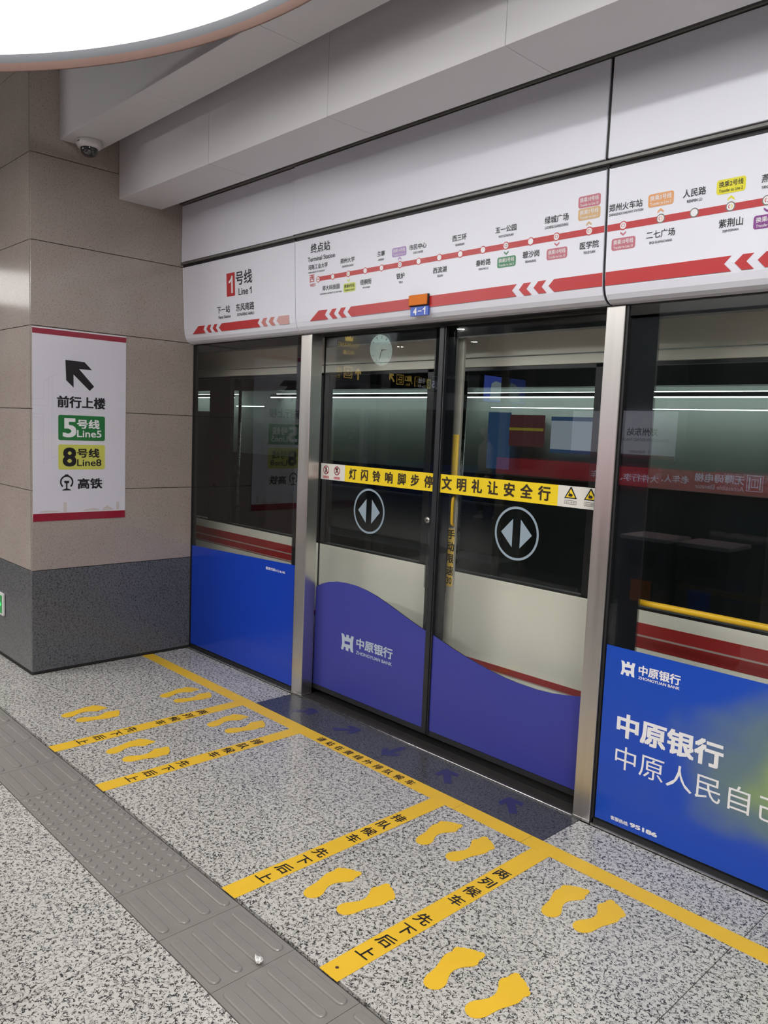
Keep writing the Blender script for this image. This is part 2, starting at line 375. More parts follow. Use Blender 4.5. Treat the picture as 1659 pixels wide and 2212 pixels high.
# ================================================================== SETTING
# ---- floor: granite slabs, dark threshold slabs, tactile strip
floor = box('floor', -26, 14, -12, 0.0, -.12, -.012, 'grout'); floor['kind'] = 'structure'
G = .0016
XJ = [-8.4+1.2*i+.01 for i in range(16)]                 # ... 0.01? joints at -0.01, 1.19 ... aligned on 2.80 and 4.01
XJ = [2.80+1.205*k for k in range(-8, 5)]
def slab(x0, x1, y0, y1, mat='floor', name='tile'):
    box(name, x0+G, x1-G, y0+G, y1-G, -.012, 0, mat, floor)
TA, TB = -1.431, -1.731
rows = [(-.845, -.30), (TA-.0, -.845)]
rows_back = [(TB-.589*(k+1), TB-.589*k) for k in range(0, 6)]
DL, DR = 1.232, 3.222
for i in range(len(XJ)-1):
    a, b = XJ[i], XJ[i+1]
    for y0, y1 in rows:
        q = TA+.010 if y0 == TA else y0
        if a < -.1 and b < 0: 
            if y0 == TA: slab(a, b, q, -1.092)
        elif a < -.1:
            slab(0.0, b, q, y1)
            if y0 == TA: slab(a, 0.0, q, -1.092)
        else: slab(a, b, q, y1)
    if a > -3:
        for y0, y1 in rows_back: slab(a, b, y0, y1)
for a, b in ((0.0, .39), (.39, DL), (DR, 4.01), (4.01, 5.21), (5.21, 6.41), (6.41, 7.61)): slab(a, b, -.30, -.022)
box('floor_far_rows', -26, 14, -12, TB-.589*6, -.012, 0, 'floor')['kind'] = 'structure'
bpy.data.objects['floor_far_rows'].parent = floor; bpy.data.objects['floor_far_rows'].location -= wl(floor); bpy.data.objects['floor_far_rows'].name = 'slab_field'
for a, b in ((DL, 2.23), (2.23, DR)): slab(a, b, -.30, -.012, 'thr', 'threshold_slab')
# tactile tiles, bars along the platform; three tiles with domes in front of the door
domes_v = []; dn = 14
def dome_mesh():
    me = bpy.data.meshes.new('dome'); v = []; f = []
    for r, h in ((.0150, 0), (.0135, .0038), (.0100, .0058)):
        for i in range(dn): v.append((r*math.cos(2*math.pi*i/dn), r*math.sin(2*math.pi*i/dn), h))
    for j in range(2):
        for i in range(dn): f.append((j*dn+i, j*dn+(i+1) % dn, (j+1)*dn+(i+1) % dn, (j+1)*dn+i))
    f.append(tuple(2*dn+i for i in range(dn))); me.from_pydata(v, [], f); me.materials.append(M['tactile'])
    for p in me.polygons[:-1]: p.use_smooth = True
    return me
def bar_mesh():
    me = bpy.data.meshes.new('bar'); v = []; f = []; hl = .128
    prof = ((.0185, 0), (.0172, .0030), (.0155, .0048), (.0130, .0058)); n = 8
    ring_ = []
    for w, h in prof:
        for sgn, c in ((1, hl-.0175), (-1, -hl+.0175)):
            for i in range(n+1):
                t = math.radians(-90+180*i/n); v.append((c+sgn*w*math.cos(t), sgn*w*math.sin(t), h))
    m = 2*(n+1)
    for j in range(3):
        for i in range(m): f.append((j*m+i, j*m+(i+1) % m, (j+1)*m+(i+1) % m, (j+1)*m+i))
    f.append(tuple(3*m+i for i in range(m))); me.from_pydata(v, [], f); me.materials.append(M['tactile']); return me
DM, BMESH = dome_mesh(), bar_mesh()
x0t = 2.515
for k in range(-20, 12):
    a, b = x0t+.3*k, x0t+.3*(k+1)
    if a < -3.3: continue
    t = box('tactile_tile', a+.0010, b-.0010, TB+.001, TA-.004, -.012, .0015, 'tactile', floor)
    if a < -.4: continue
    cx_ = (a+b)/2
    if k in (-3, -2, -1):
        for i in range(6):
            for j in range(6):
                link_mesh('raised_dome', DM, t, Vector((a+.025+.05*i, TB+.025+.05*j, .0015)))
    else:
        for j in range(4): link_mesh('raised_bar', BMESH, t, Vector((cx_, TB+.0375+.0745*j, .0015)))
# ---- column clad in stone panels
JZ = [.652, 1.146, 1.639, 2.131, 2.625, 3.120, 3.615, 3.95]
col = box('wall_column', -2.4, -.012, -1.077, .002, 0, 3.95, 'grout'); col['kind'] = 'structure'
for i in range(len(JZ)-1):
    z0, z1 = JZ[i]+.002, JZ[i+1]-.002
    box('stone_panel', -.012, 0, -1.089+.0005, -.0, z0, z1, 'wall', col, bev=.0008)
    for xa, xb in ((-1.2, -.0135), (-2.4, -1.203)): box('stone_panel', xa, xb, -1.089, -1.077, z0, z1, 'wall', col, bev=.0008)
box('dado_panel', -.012, 0, -1.0885, 0, .018, JZ[0]-.002, 'dado', col, bev=.0008)
for xa, xb in ((-1.2, -.0135), (-2.4, -1.203)): box('dado_panel', xa, xb, -1.089, -1.077, .018, JZ[0]-.002, 'dado', col, bev=.0008)
box('corner_bead', -.0155, -.0095, -1.0895, -1.0835, .018, 3.95, 'trim', col)
# ---- ceiling, soffit beams, enclosing walls
ce = box('ceiling', -26, 14, -12, .5, 3.95, 4.1, 'ceil'); ce['kind'] = 'structure'
lc = box('ceiling_lower', -26, 14, -12, -7.7, 3.5, 3.62, 'ceil'); lc['kind'] = 'structure'
for nm, ya, yb, z, xs in (('soffit_beam', -.547, -.257, 2.966, [0.001, 1.055, 2.045, 3.03, 4.02, 5.01, 6.0, 7.0]), ('soffit_beam', -.918, -.674, 3.227, [0.001, 1.04, 2.025, 3.01, 4.0, 4.99, 6.0, 7.0])):
    bm_ = box(nm, .02, 12, ya+.012, yb-.012, z+.012, 3.95, 'grout'); bm_['kind'] = 'structure'
    for a, b in zip(xs[:-1], xs[1:]): box('metal_panel', a, b-.0022, ya, yb, z, 3.949, 'soffit', bm_, bev=.0025)
    box('metal_panel', 7.0, 12, ya, yb, z, 3.949, 'soffit', bm_)
w = box('wall_left', -26.2, -26, -12, 4, 0, 4.1, 'shell'); w['kind'] = 'structure'
w = box('wall_right', 14, 14.2, -12, 4, 0, 4.1, 'shell'); w['kind'] = 'structure'
w = box('wall_far', -26, 14, -12.2, -12, 0, 4.1, 'shell'); w['kind'] = 'structure'
w = box('wall_tunnel', -26, 14, 3.9, 4.0, -1.2, 4.1, 'darkwall'); w['kind'] = 'structure'
w = box('wall_bay', -26, -2.4, -.05, .1, 0, 3.95, 'shell'); w['kind'] = 'structure'
w = box('floor_trackbed', -26, 14, .16, 3.9, -1.25, -1.2, 'darkwall'); w['kind'] = 'structure'
w = box('ceiling_tunnel', -26, 14, .5, 4.0, 3.5, 3.6, 'darkwall'); w['kind'] = 'structure'

# ================================================================== PLATFORM SCREEN
# ---- lower header panels (route map) and the white panels above
PROF = [(-.097, 2.622), (-.0955, 2.60), (-.080, 2.27), (-.0775, 2.22), (-.073, 2.185), (-.064, 2.158), (-.050, 2.140), (-.030, 2.129), (-.006, 2.1245), (-.002, 2.124), (-.002, 2.134), (-.045, 2.16), (-.055, 2.60), (-.075, 2.622)]
def yh(z): return -.097+(2.622-z)*(.017/.352) if z > 2.27 else (-.080+(2.27-z)*.05)
def header_panel(x0, x1, label):
    root = empty('header_panel', ((x0+x1)/2, -.09, 2.122), label, 'header panel')
    n = len(PROF); r = .006
    v = []
    for x in (x0, x1): v += [(x, y, z) for y, z in PROF]
    f = [(i, i+n, (i+1) % n+n, (i+1) % n) for i in range(n)]+[tuple(reversed(range(n))), tuple(range(n, 2*n))]
    f = [tuple(reversed(q)) for q in f]
    p = add('panel_shell', v, f, 'header', root)
    bv = p.modifiers.new('edge', 'BEVEL'); bv.width = .002; bv.segments = 2; bv.limit_method = 'ANGLE'; bv.angle_limit = math.radians(50)
    return root
HP1 = header_panel(.003, 1.235, 'white header panel with the red line 1 badge above the left fixed glass')
HP2 = header_panel(1.240, 3.194, 'long white header panel with the route map above the sliding doors')
HP3 = header_panel(3.207, 7.2, 'white header panel with the continued route map right of the black seam')
HF = frame((0, -.097-.0003, 2.622), (1, 0, 0), (0, -.0483, 1))      # plane of the printed face, b measured from z=2.622
class HFz:                                                           # b given as world z
    def __call__(s, a, b, c=0): return Vector((a, yh(b)-.0003-c, b))
HZ = HFz()
for x0, x1, lab in ((.003, 1.2345, 'blank white upper panel beside the stone column, above the line 1 badge'), (1.2405, 3.1935, 'long blank white upper panel above the route map'), (3.2075, 7.2, 'blank white upper panel right of the dark vertical seam')):
    r = empty('upper_panel', ((x0+x1)/2, -.1, 2.654), lab, 'wall panel', kind='structure')
    box('panel_shell', x0, x1, -.118 if x0 > 1 else -.108, -.07, 2.655, 3.02, 'header', r, bev=.003)
b = box('trim_1', 0.0, 7.2, -.092, -.03, 2.600, 2.656, 'black'); b['kind'] = 'structure'
b = box('trim_2', 0.0, 7.2, -.112, -.085, 2.640, 2.650, 'trim'); b['kind'] = 'structure'
b = box('trim_3', 0.0, 7.2, -.128, -.075, 3.024, 3.038, 'trim', bev=.002); b['kind'] = 'structure'
b = box('trim_5', 0.0, 7.2, .001, .14, 2.121, 3.95, 'black'); b['kind'] = 'structure'
pv = [(y+.004, z) for y, z in PROF[:9]]+[(-.001, 2.14), (-.001, 3.018), (-.111, 3.018), (-.111, 2.66)]
for k, (xa, xb) in enumerate(((1.2355, 1.2395), (3.1945, 3.2065))):
    n = len(pv); v = [(x, y, z) for x in (xa, xb) for y, z in pv]
    f = [((i+1) % n, (i+1) % n+n, i+n, i) for i in range(n)]+[tuple(range(n)), tuple(reversed(range(n, 2*n)))]
    b = add('trim_%d' % (4+2*k), v, f, 'black'); b['kind'] = 'structure'
# ---- route map print
MC = {'k': 'ink', 'r': 'red', 'w': 'white'}
def hp(x): return HP1 if x < 1.237 else (HP2 if x < 3.2 else HP3)
for s, x0, x1, z, h, c in (
 ('终点站', 1.379, 1.543, 2.565, .050, 'k'), ('Terminal Station', 1.353, 1.584, 2.510, .024, 'k'), ('河南工业大学', 1.356, 1.522, 2.468, .026, 'k'), ('HENAN UNIVERSITY OF TECHNOLOGY', 1.357, 1.498, 2.440, .008, 'k'),
 ('西', 1.367, 1.409, 2.407, .041, 'r'), ('WEST', 1.369, 1.420, 2.372, .015, 'r'), ('郑州大学', 1.628, 1.740, 2.470, .026, 'k'), ('ZHENGZHOU DAXUE', 1.642, 1.731, 2.441, .010, 'k'),
 ('兰寨', 1.912, 1.967, 2.471, .026, 'k'), ('LANZHAI', 1.919, 1.959, 2.442, .010, 'k'), ('市民中心', 2.137, 2.250, 2.472, .026, 'k'), ('CIVIC CENTER', 2.163, 2.229, 2.445, .010, 'k'),
 ('郑大科技园', 1.477, 1.620, 2.346, .026, 'k'), ('ZHENGZHOU UNIVERSITY SCI-TECH PARK', 1.456, 1.640, 2.317, .008, 'k'), ('梧桐街', 1.785, 1.869, 2.346, .027, 'k'), ('WUTONGJIE', 1.802, 1.857, 2.317, .010, 'k'),
 ('铁炉', 2.050, 2.106, 2.348, .028, 'k'), ('TIELU', 2.066, 2.094, 2.318, .010, 'k'), ('西流湖', 2.295, 2.379, 2.348, .027, 'k'), ('XILIUHU', 2.321, 2.358, 2.321, .010, 'k'),
 ('西三环', 2.412, 2.496, 2.475, .026, 'k'), ('XISANHUAN', 2.430, 2.484, 2.445, .010, 'k'), ('五一公园', 2.660, 2.772, 2.475, .026, 'k'), ('WUYI GONGYUAN', 2.678, 2.758, 2.447, .010, 'k'),
 ('秦岭路', 2.554, 2.637, 2.350, .027, 'k'), ('QINLING LU', 2.570, 2.625, 2.323, .010, 'k'), ('碧沙岗', 2.809, 2.893, 2.354, .028, 'k'), ('BISHAGANG', 2.824, 2.878, 2.325, .010, 'k'),
 ('绿城广场', 2.916, 3.030, 2.477, .029, 'k'), ('LUCHENG GUANGCHANG', 2.918, 3.029, 2.448, .011, 'k'), ('医学院', 3.087, 3.172, 2.354, .028, 'k'), ('YIXUEYUAN', 3.104, 3.157, 2.326, .010, 'k'),
 ('郑州火车站', 3.211, 3.350, 2.476, .028, 'k'), ('ZHENGZHOU RAILWAY STATION', 3.212, 3.353, 2.451, .009, 'k'), ('人民路', 3.506, 3.590, 2.477, .028, 'k'), ('RENMIN LU', 3.522, 3.577, 2.449, .010, 'k'),
 ('二七广场', 3.371, 3.483, 2.354, .028, 'k'), ('ERQI GUANGCHANG', 3.385, 3.473, 2.325, .010, 'k'), ('紫荆山', 3.642, 3.725, 2.354, .029, 'k'), ('ZIJINGSHAN', 3.656, 3.711, 2.327, .010, 'k'),
 ('燕庄', 3.778, 3.833, 2.478, .027, 'k'), ('YANZHUANG', 3.779, 3.838, 2.450, .010, 'k'),
 ('号线', .637, .813, 2.486, .082, 'k'), ('Line', .666, .768, 2.404, .041, 'k'),
 ('下一站', .417, .566, 2.312, .046, 'k'), ('Next Station', .433, .573, 2.267, .019, 'k'), ('东风南路', .635, .831, 2.311, .047, 'k'), ('DONGFENG NANLU', .647, .829, 2.268, .018, 'k')):
    big = h > .02
    text(s, HZ, x0, x1, z, h, MC[c], hp(x0), bold=.012 if (h > .045 or not big) else .010, name='station_name' if 2.3 < z < 2.6 and x0 > 1.5 else 'lettering')
one(HZ, .784, .805, 2.384, 2.425, 'ink', HP1)
bx = plate('line_badge', [(.534, 2.386), (.626, 2.386), (.626, 2.526), (.534, 2.526)], HZ, 'red', HP1)
one(HZ, .558, .603, 2.403, 2.508, 'white', bx)
# the line and its stations
for x0, x1 in ((1.441, 3.194), (3.207, 4.4)):
    plate('route_line', [(x0, 2.391), (x1, 2.391), (x1, 2.416), (x0, 2.416)] if x0 > 3 else [(x0, 2.388), (x1, 2.392), (x1, 2.417), (x0, 2.411)], HZ, 'red', hp(x0), t=.0004)
dots = [(1.441, 2.398), (1.565, 2.399), (1.691, 2.400), (1.822, 2.401), (1.944, 2.401), (2.073, 2.402), (2.2, 2.402), (2.333, 2.403), (2.461, 2.403), (2.593, 2.404), (2.719, 2.405), (2.848, 2.405), (2.975, 2.406), (3.127, 2.406), (3.274, 2.405), (3.425, 2.407), (3.551, 2.407), (3.679, 2.407), (3.800, 2.407), (3.93, 2.407)]
inter = {2: 'limetag', 5: 'purpletag', 10: 'greentag', 12: 'rosetag', 13: 'sandtag', 14: 'rosetag', 15: 'orangetag', 17: 'yellowtag', 18: 'violettag'}
for i, (x, z) in enumerate(dots):
    d = plate('station_dot', circ(.0165, 24, (x, z)), HZ, 'red' if i < 15 else 'trim', hp(x), t=.0007)
    plate('dot_centre', circ(.0128, 20, (x, z)), HZ, 'white', d, t=.0004, off=.0008)
    if i == 0: plate('dot_core', circ(.0045, 12, (x, z)), HZ, 'red', d, t=.0003, off=.0013)
    if i in inter:
        ring('transfer_arc', HZ, x, z, .005, .0075, 'red', d, t=.0003, off=.0013, n=12, a0=100, a1=250)
        ring('transfer_arc', HZ, x, z, .005, .0075, inter[i], d, t=.0003, off=.0013, n=12, a0=-80, a1=70)
def tag_(x0, x1, z, h, n, mat, ink='white'):
    p = plate('transfer_tag', rrect(x0, x1, z-h/2, z+h/2, .009), HZ, mat, hp(x0), t=.0005)
    text('换乘%s号线' % n, HZ, x0+.008, x1-.008, z+h*.17, h*.40, ink, p, bold=.012, off=.0011)
    text('Transfer to Line %s' % n, HZ, x0+.009, x1-.009, z-h*.27, h*.22, ink, p, bold=.01, off=.0011)
for a in ((2.018, 2.116, 2.463, .043, '14', 'purpletag'), (1.652, 1.747, 2.331, .045, '8', 'limetag', 'ink'), (2.674, 2.773, 2.338, .044, '5', 'greentag'), (2.930, 3.029, 2.340, .044, '10', 'rosetag'),
          (3.073, 3.172, 2.520, .044, '10', 'rosetag'), (3.074, 3.173, 2.473, .044, '7', 'sandtag'), (3.228, 3.327, 2.339, .044, '10', 'rosetag'), (3.372, 3.471, 2.475, .046, '3', 'orangetag'),
          (3.627, 3.726, 2.476, .048, '2', 'yellowtag', 'ink'), (3.760, 3.860, 2.340, .044, '6', 'violettag')): tag_(*a)
for x, z, d, m_ in ((2.071, 2.431, 1, 'purpletag'), (1.692, 2.367, -1, 'limetag'), (2.721, 2.375, -1, 'greentag'), (2.978, 2.377, -1, 'rosetag'), (3.124, 2.435, 1, 'sandtag'), (3.275, 2.376, -1, 'rosetag'), (3.423, 2.435, 1, 'orangetag'), (3.679, 2.435, 1, 'yellowtag'), (3.803, 2.377, -1, 'violettag')):
    plate('chevron', [(x-.012, z-.008*d), (x, z+.001*d), (x+.012, z-.008*d), (x+.012, z-.001*d), (x, z+.009*d), (x-.012, z-.001*d)], HZ, m_, hp(x), t=.0005)
# red direction arrows
A0, A1, B0, B1 = 2.180, 2.2285, 2.181, 2.232
AR = [('red', [(.108, A0), (.184, A1+.001), (.266, A1), (.244, 2.204), (.270, A0)]), ('red', [(.282, 2.204), (.306, A1), (.344, A1), (.323, 2.204), (.346, A0), (.312, A0)]), ('red', [(.357, 2.204), (.381, A1), (.417, A1), (.396, 2.204), (.423, A0), (.389, A0)]),
 ('red', [(.434, 2.204), (.467, A1), (.885, A1), (.863, 2.204), (.890, A0), (.464, A0)]), ('red2', [(.902, 2.204), (.924, A1), (.962, A1), (.942, 2.204), (.964, A0), (.929, A0)]), ('red2', [(.976, 2.204), (.999, A1), (1.037, A1), (1.016, 2.204), (1.042, A0), (1.006, A0)]),
 ('red3', [(1.053, 2.204), (1.076, A1), (1.176, A1), (1.176, A0), (1.085, A0)]),
 ('red', [(1.366, B0), (1.444, B1), (1.520, B1), (1.496, 2.205), (1.525, B0)]), ('red', [(1.534, 2.206), (1.560, B1), (1.596, B1), (1.572, 2.206), (1.600, B0), (1.563, B0)]), ('red', [(1.609, 2.206), (1.633, B1), (1.671, B1), (1.648, 2.206), (1.675, B0), (1.637, B0)]),
 ('red', [(1.684, 2.207), (1.711, B1), (2.782, 2.239), (2.757, 2.214), (2.782, 2.188), (1.714, B0)]), ('red', [(2.794, 2.214), (2.818, 2.239), (2.856, 2.239), (2.833, 2.214), (2.860, 2.188), (2.822, 2.188)]),
 ('red', [(2.869, 2.215), (2.893, 2.2395), (2.932, 2.240), (2.910, 2.215), (2.935, 2.189), (2.896, 2.189)]), ('red', [(2.944, 2.215), (2.970, 2.240), (3.194, 2.241), (3.194, 2.190), (2.972, 2.189)]),
 ('red', [(3.207, 2.241), (3.693, 2.243), (3.669, 2.217), (3.695, 2.191), (3.207, 2.190)]), ('red', [(3.705, 2.217), (3.732, 2.243), (3.770, 2.243), (3.745, 2.218), (3.771, 2.191), (3.731, 2.191)]), ('red', [(3.782, 2.218), (3.810, 2.243), (3.846, 2.243), (3.822, 2.218), (3.848, 2.191), (3.808, 2.191)]),
 ('red', [(3.858, 2.218), (3.886, 2.243), (4.6, 2.245), (4.6, 2.192), (3.884, 2.191)])]
for m_, p in AR: plate('direction_arrow', p, HZ, m_, hp(p[0][0]), t=.0004)
# orange door lamp and the door number plate
lamp = empty('door_lamp', (2.212, -.085, 2.193), 'orange rectangular door lamp above the blue 4-1 plate', 'lamp')
box('lamp_body', 2.150, 2.276, -.090, -.0800, 2.193, 2.247, 'black', lamp, bev=.003)
box('lamp_lens', 2.153, 2.273, -.098, -.090, 2.196, 2.245, 'orange', lamp, bev=.004)
np_ = empty('door_number_plate', (2.22, -.08, 2.150), 'blue plate reading 4-1 under the orange door lamp', 'sign')
PF = frame((0, -.0845, 0), (1, 0, 0), (0, 0, 1))
box('plate', 2.157, 2.275, -.0845, -.076, 2.148, 2.191, 'plateblue', np_)
text('4', PF, 2.176, 2.200, 2.169, .034, 'white', np_, bold=.03); one(PF, 2.238, 2.256, 2.152, 2.187, 'white', np_)
plate('lettering', [(2.207, 2.167), (2.231, 2.167), (2.231, 2.1715), (2.207, 2.1715)], PF, 'white', np_, t=.0009)

# ---- posts
def post(x0, x1, lab):
    r = empty('door_post', ((x0+x1)/2, .03, 0), lab, 'post')
    box('post_body', x0, x1, -.014, .067, .004, 2.120, 'steel', r, bev=.004)
    box('post_foot', x0-.002, x1+.002, -.018, .067, 0, .012, 'steelrail', r, bev=.002)
post(1.213, 1.311, 'brushed steel post between the left fixed glass and the sliding door')
post(3.184, 3.266, 'brushed steel post between the sliding door and the right fixed glass')
# ---- fixed screens
PG = frame((0, -.0012, 0), (1, 0, 0), (0, 0, 1))
def fixed(x0, x1, lab, zl, zr, film, gl, gr):
    """glass with black borders, printed film below and a base rail"""
    r = empty('fixed_screen', ((x0+x1)/2, .01, 0), lab, 'screen panel')
    box('glass_pane', x0+.004, x1-.004, 0.0, .008, .03, 2.118, 'glass', r)
    m = MB(); m.box(x0, x0+gl, .009, .014, .03, 2.118); m.box(x1-gr, x1, .009, .014, .03, 2.118); m.box(x0, x1, .009, .014, 2.07, 2.118); m.box(x0, x1, .009, .014, .0, .05)
    m.build('black_border', 'blackgloss', r)
    m = MB(); m.box(x0+gl, x0+gl+.009, .0095, .010, .7, 2.07); m.box(x1-gr-.009, x1-gr, .0095, .010, .7, 2.07); m.box(x0+gl, x1-gr, .0095, .010, 2.061, 2.07)
    m.build('dotted_border', 'frit', r)
    m = MB(); m.box(x0-.004, x0+.006, -.006, .03, 0, 2.118); m.box(x1-.006, x1+.002, -.006, .03, 0, 2.118); m.box(x0, x1, -.006, .03, .0, .028)
    m.build('gasket_frame', 'black', r)
    p = plate('printed_film', [(x0+.010, .034), (x1-.006, .034), (x1-.006, zr), (x0+.010, zl)], frame((0, -.0004, 0), (1, 0, 0), (0, 0, 1)), film, r, t=.0006)
    box('film_backing', x0+.010, x1-.006, .0085, .0095, .05, min(zl, zr)-.004, 'trainblack', r)
    box('base_rail', x0, x1, -.020, -.006, 0, .010, 'steelrail', r, bev=.002)
    return r, p
FL, fpl = fixed(.004, 1.209, 'fixed glass screen with plain blue film beside the stone column', .738, .775, 'blue', .035, .055)
FR, fpr = fixed(3.272, 7.2, 'fixed glass screen with the blue bank advert right of the doors', .769, .767, 'blue2', .125, .05)
text('股票代码:1216.HK', PG, .905, 1.107, .715, .018, 'white', fpl, bold=.02)
LOGO = [(3.3511, .7191), (3.3642, .7173), (3.3682, .7088), (3.3753, .7085), (3.376, .719), (3.3883, .7189), (3.389, .7095), (3.3965, .7093), (3.4, .7194), (3.4123, .7189), (3.4088, .7), (3.4093, .6797), (3.412, .662), (3.4001, .6634), (3.3962, .6739), (3.3896, .6747), (3.3878, .6618), (3.3756, .6628), (3.3743, .6728), (3.3663, .6733), (3.3624, .6615), (3.3518, .6625), (3.3567, .6828), (3.3552, .7011)]
LOGO_H = [(3.3681, .695), (3.3944, .6964), (3.3953, .686), (3.369, .6849)]
def logo(fr, mp, mat, hole, parent):
    p = plate('tower_emblem', [mp(*q) for q in LOGO], fr, mat, parent, t=.0005)
    plate('emblem_window', [mp(*q) for q in LOGO_H], fr, hole, p, t=.0004, off=.0006)
logo(PG, lambda x, z: (x, z), 'white', 'blue', fpr)
text('中原银行', PG, 3.428, 3.601, .699, .040, 'white', fpr, bold=.03)
text('ZHONGYUAN BANK', PG, 3.429, 3.600, .668, .0115, 'white', fpr, bold=.02)
text('中原银行', PG, 3.352, 3.784, .457, .100, 'white', fpr, bold=.035)
text('中原人民自己', PG, 3.355, 4.015, .324, .096, 'white', fpr, bold=.0)
text('的银行', PG, 4.04, 4.36, .324, .096, 'white', fpr, bold=.0)
text('客服热线:', PG, 3.354, 3.434, .061, .017, 'white', fpr, bold=.03)
text('95186', PG, 3.440, 3.557, .064, .018, 'white', fpr, bold=.05)
# yellow push bar on the track side of the right screen
tube('push_bar', [(3.315, .062, .955), (3.40, .062, .953), (7.0, .062, .953)], .0125, 'barYellow', FR)
lathe('bar_bracket', [(0, -.02), (.019, -.018), (.021, 0), (.017, .02), (0, .022)], (3.320, .05, .957), 'barYellow', FR, n=16, axis='y')
# ---- sliding doors
DY = .080
def door(x0, x1, lab, gl, gr, zt=2.062):
    r = empty('sliding_door', ((x0+x1)/2, DY, .04), lab, 'door')
    box('glass_pane', x0+.003, x1-.003, DY, DY+.008, .06, 2.117, 'glass', r)
    m = MB()
    if gl: m.box(x0, x0+gl, DY+.009, DY+.014, .05, 2.117)
    if gr: m.box(x1-gr, x1, DY+.009, DY+.014, .05, 2.117)
    m.box(x0, x1, DY+.009, DY+.014, zt, 2.117); m.box(x0, x1, DY+.009, DY+.014, .04, .075); m.build('black_border', 'blackgloss', r)
    m = MB(); m.box(x0, x1, DY-.003, DY+.02, .040, .066); m.build('bottom_rail', 'stile', r)
    return r
D1 = door(1.300, 2.2445, 'left sliding glass door with the violet wave film and bank emblem', .010, .070)
D2 = door(2.2505, 3.200, 'right sliding glass door with the violet film sloping down to the right', .060, .0)
m = MB(); m.box(1.300, 2.168, DY+.0095, DY+.010, 2.053, 2.062); m.box(2.166, 2.175, DY+.0095, DY+.010, .8, 2.062); m.build('dotted_border', 'frit', D1)
m = MB(); m.box(2.310, 3.2, DY+.0095, DY+.010, 2.053, 2.062); m.box(2.310, 2.319, DY+.0095, DY+.010, .8, 2.062); m.build('dotted_border', 'frit', D2)
box('edge_stile', 2.212, 2.2445, DY-.010, DY+.02, .045, 2.117, 'stile', D1, bev=.003)
box('edge_seal', 2.2505, 2.2570, DY-.010, DY+.02, .045, 2.117, 'stile', D2, bev=.001)
DF = frame((0, DY-.0004, 0), (1, 0, 0), (0, 0, 1)); DG = frame((0, DY-.0012, 0), (1, 0, 0), (0, 0, 1))
# film with a curved upper edge
w1 = [(1.304, .655), (1.36, .684), (1.42, .704), (1.50, .719), (1.58, .724), (1.66, .722), (1.74, .712), (1.82, .696), (1.90, .673), (1.98, .648), (2.06, .622), (2.14, .597), (2.2115, .580)]
w2 = [(2.258, .570), (2.35, .543), (2.459, .514), (2.55, .495), (2.636, .479), (2.72, .467), (2.80, .461), (2.89, .459), (2.977, .464), (3.06, .476), (3.13, .490), (3.197, .505)]
f1 = plate('printed_film', [(1.304, .068), (2.2115, .068)]+w1[::-1], DF, 'indigo', D1)
f2 = plate('printed_film', [(2.258, .068), (3.197, .068)]+w2[::-1], DF, 'indigo', D2)
for ww, D, fx in ((w1, D1, .068), (w2, D2, .068)):       # opaque backing of the film behind the glass
    plate('film_backing', [(ww[0][0], fx), (ww[-1][0], fx)]+[(a, b-.003) for a, b in ww[::-1]], frame((0, DY+.0105, 0), (1, 0, 0), (0, 0, 1)), 'trainblack', D, t=.001)
sx_ = .107/.061; sz_ = .095/.058
logo(DG, lambda x, z: (1.549+(x-3.351)*sx_, .3335+(z-.6615)*sz_), 'paleblue', 'indigo', f1)
text('中原银行', DG, 1.680, 1.972, .400, .060, 'paleblue', f1, bold=.03)
text('ZHONGYUAN BANK', DG, 1.680, 1.971, .345, .019, 'paleblue', f1, bold=.02)
# warning band
bz0, bz1 = 1.299, 1.391
bd = plate('white_band', [(1.316, bz0), (1.528, bz0), (1.528, bz1), (1.316, bz1)], DF, 'whiteband', D1)
for x, k in ((1.364, 0), (1.460, 1)):
    ring('prohibition_ring', DG, x, 1.354, .0205, .0255, 'signred', bd, n=32)
    plate('prohibition_slash', [(x-.018, 1.370), (x-.0145, 1.3735), (x+.018, 1.338), (x+.0145, 1.3345)], DG, 'signred', bd, t=.0009)
    fig = [(-.004, .017), (.003, .017), (.005, .004), (.009, -.016), (.004, -.017), (0, -.003), (-.005, -.017), (-.010, -.015), (-.005, .004)] if k == 0 else [(-.002, .018), (.006, .016), (.012, .010), (.010, .006), (.004, .008), (.006, -.002), (.013, -.008), (.010, -.014), (.001, -.006), (-.010, -.014), (-.014, -.009), (-.004, -.001), (-.004, .006), (-.012, .003), (-.014, .008)]
    plate('figure_print', [(x+a, 1.354+b) for a, b in fig], DG, 'ink', bd, t=.0005)
    cp_ = plate('caption_plate', [(x-.025, 1.306), (x+.025, 1.306), (x+.025, 1.319), (x-.025, 1.319)], DG, 'red', bd, t=.0005)
    text('禁止倚靠' if k == 0 else '禁止冲门', DG, x-.021, x+.021, 1.3125, .0085, 'white', cp_, off=.001)
b1 = plate('yellow_band', [(1.528, bz0), (2.2115, bz0), (2.2115, bz1), (1.528, bz1)], DF, 'yellowband', D1)
b2 = plate('yellow_band', [(2.2575, bz0), (2.949, bz0), (2.949, bz1), (2.2575, bz1)], DF, 'yellowband', D2)
b3 = plate('white_band', [(2.949, bz0), (3.19, bz0), (3.19, bz1), (2.949, bz1)], DF, 'whiteband', D2)
for i, c in enumerate('灯闪铃响脚步停'): text(c, DG, 1.5975-.03+.0966*i, 1.5975+.03+.0966*i, 1.3455, .056, 'brownink', b1, bold=.03, keep=True)
for i, c in enumerate('文明礼让安全行'): text(c, DG, 2.300-.03+.0963*i, 2.300+.03+.0963*i, 1.3475, .059, 'brownink', b2, bold=.03, keep=True)
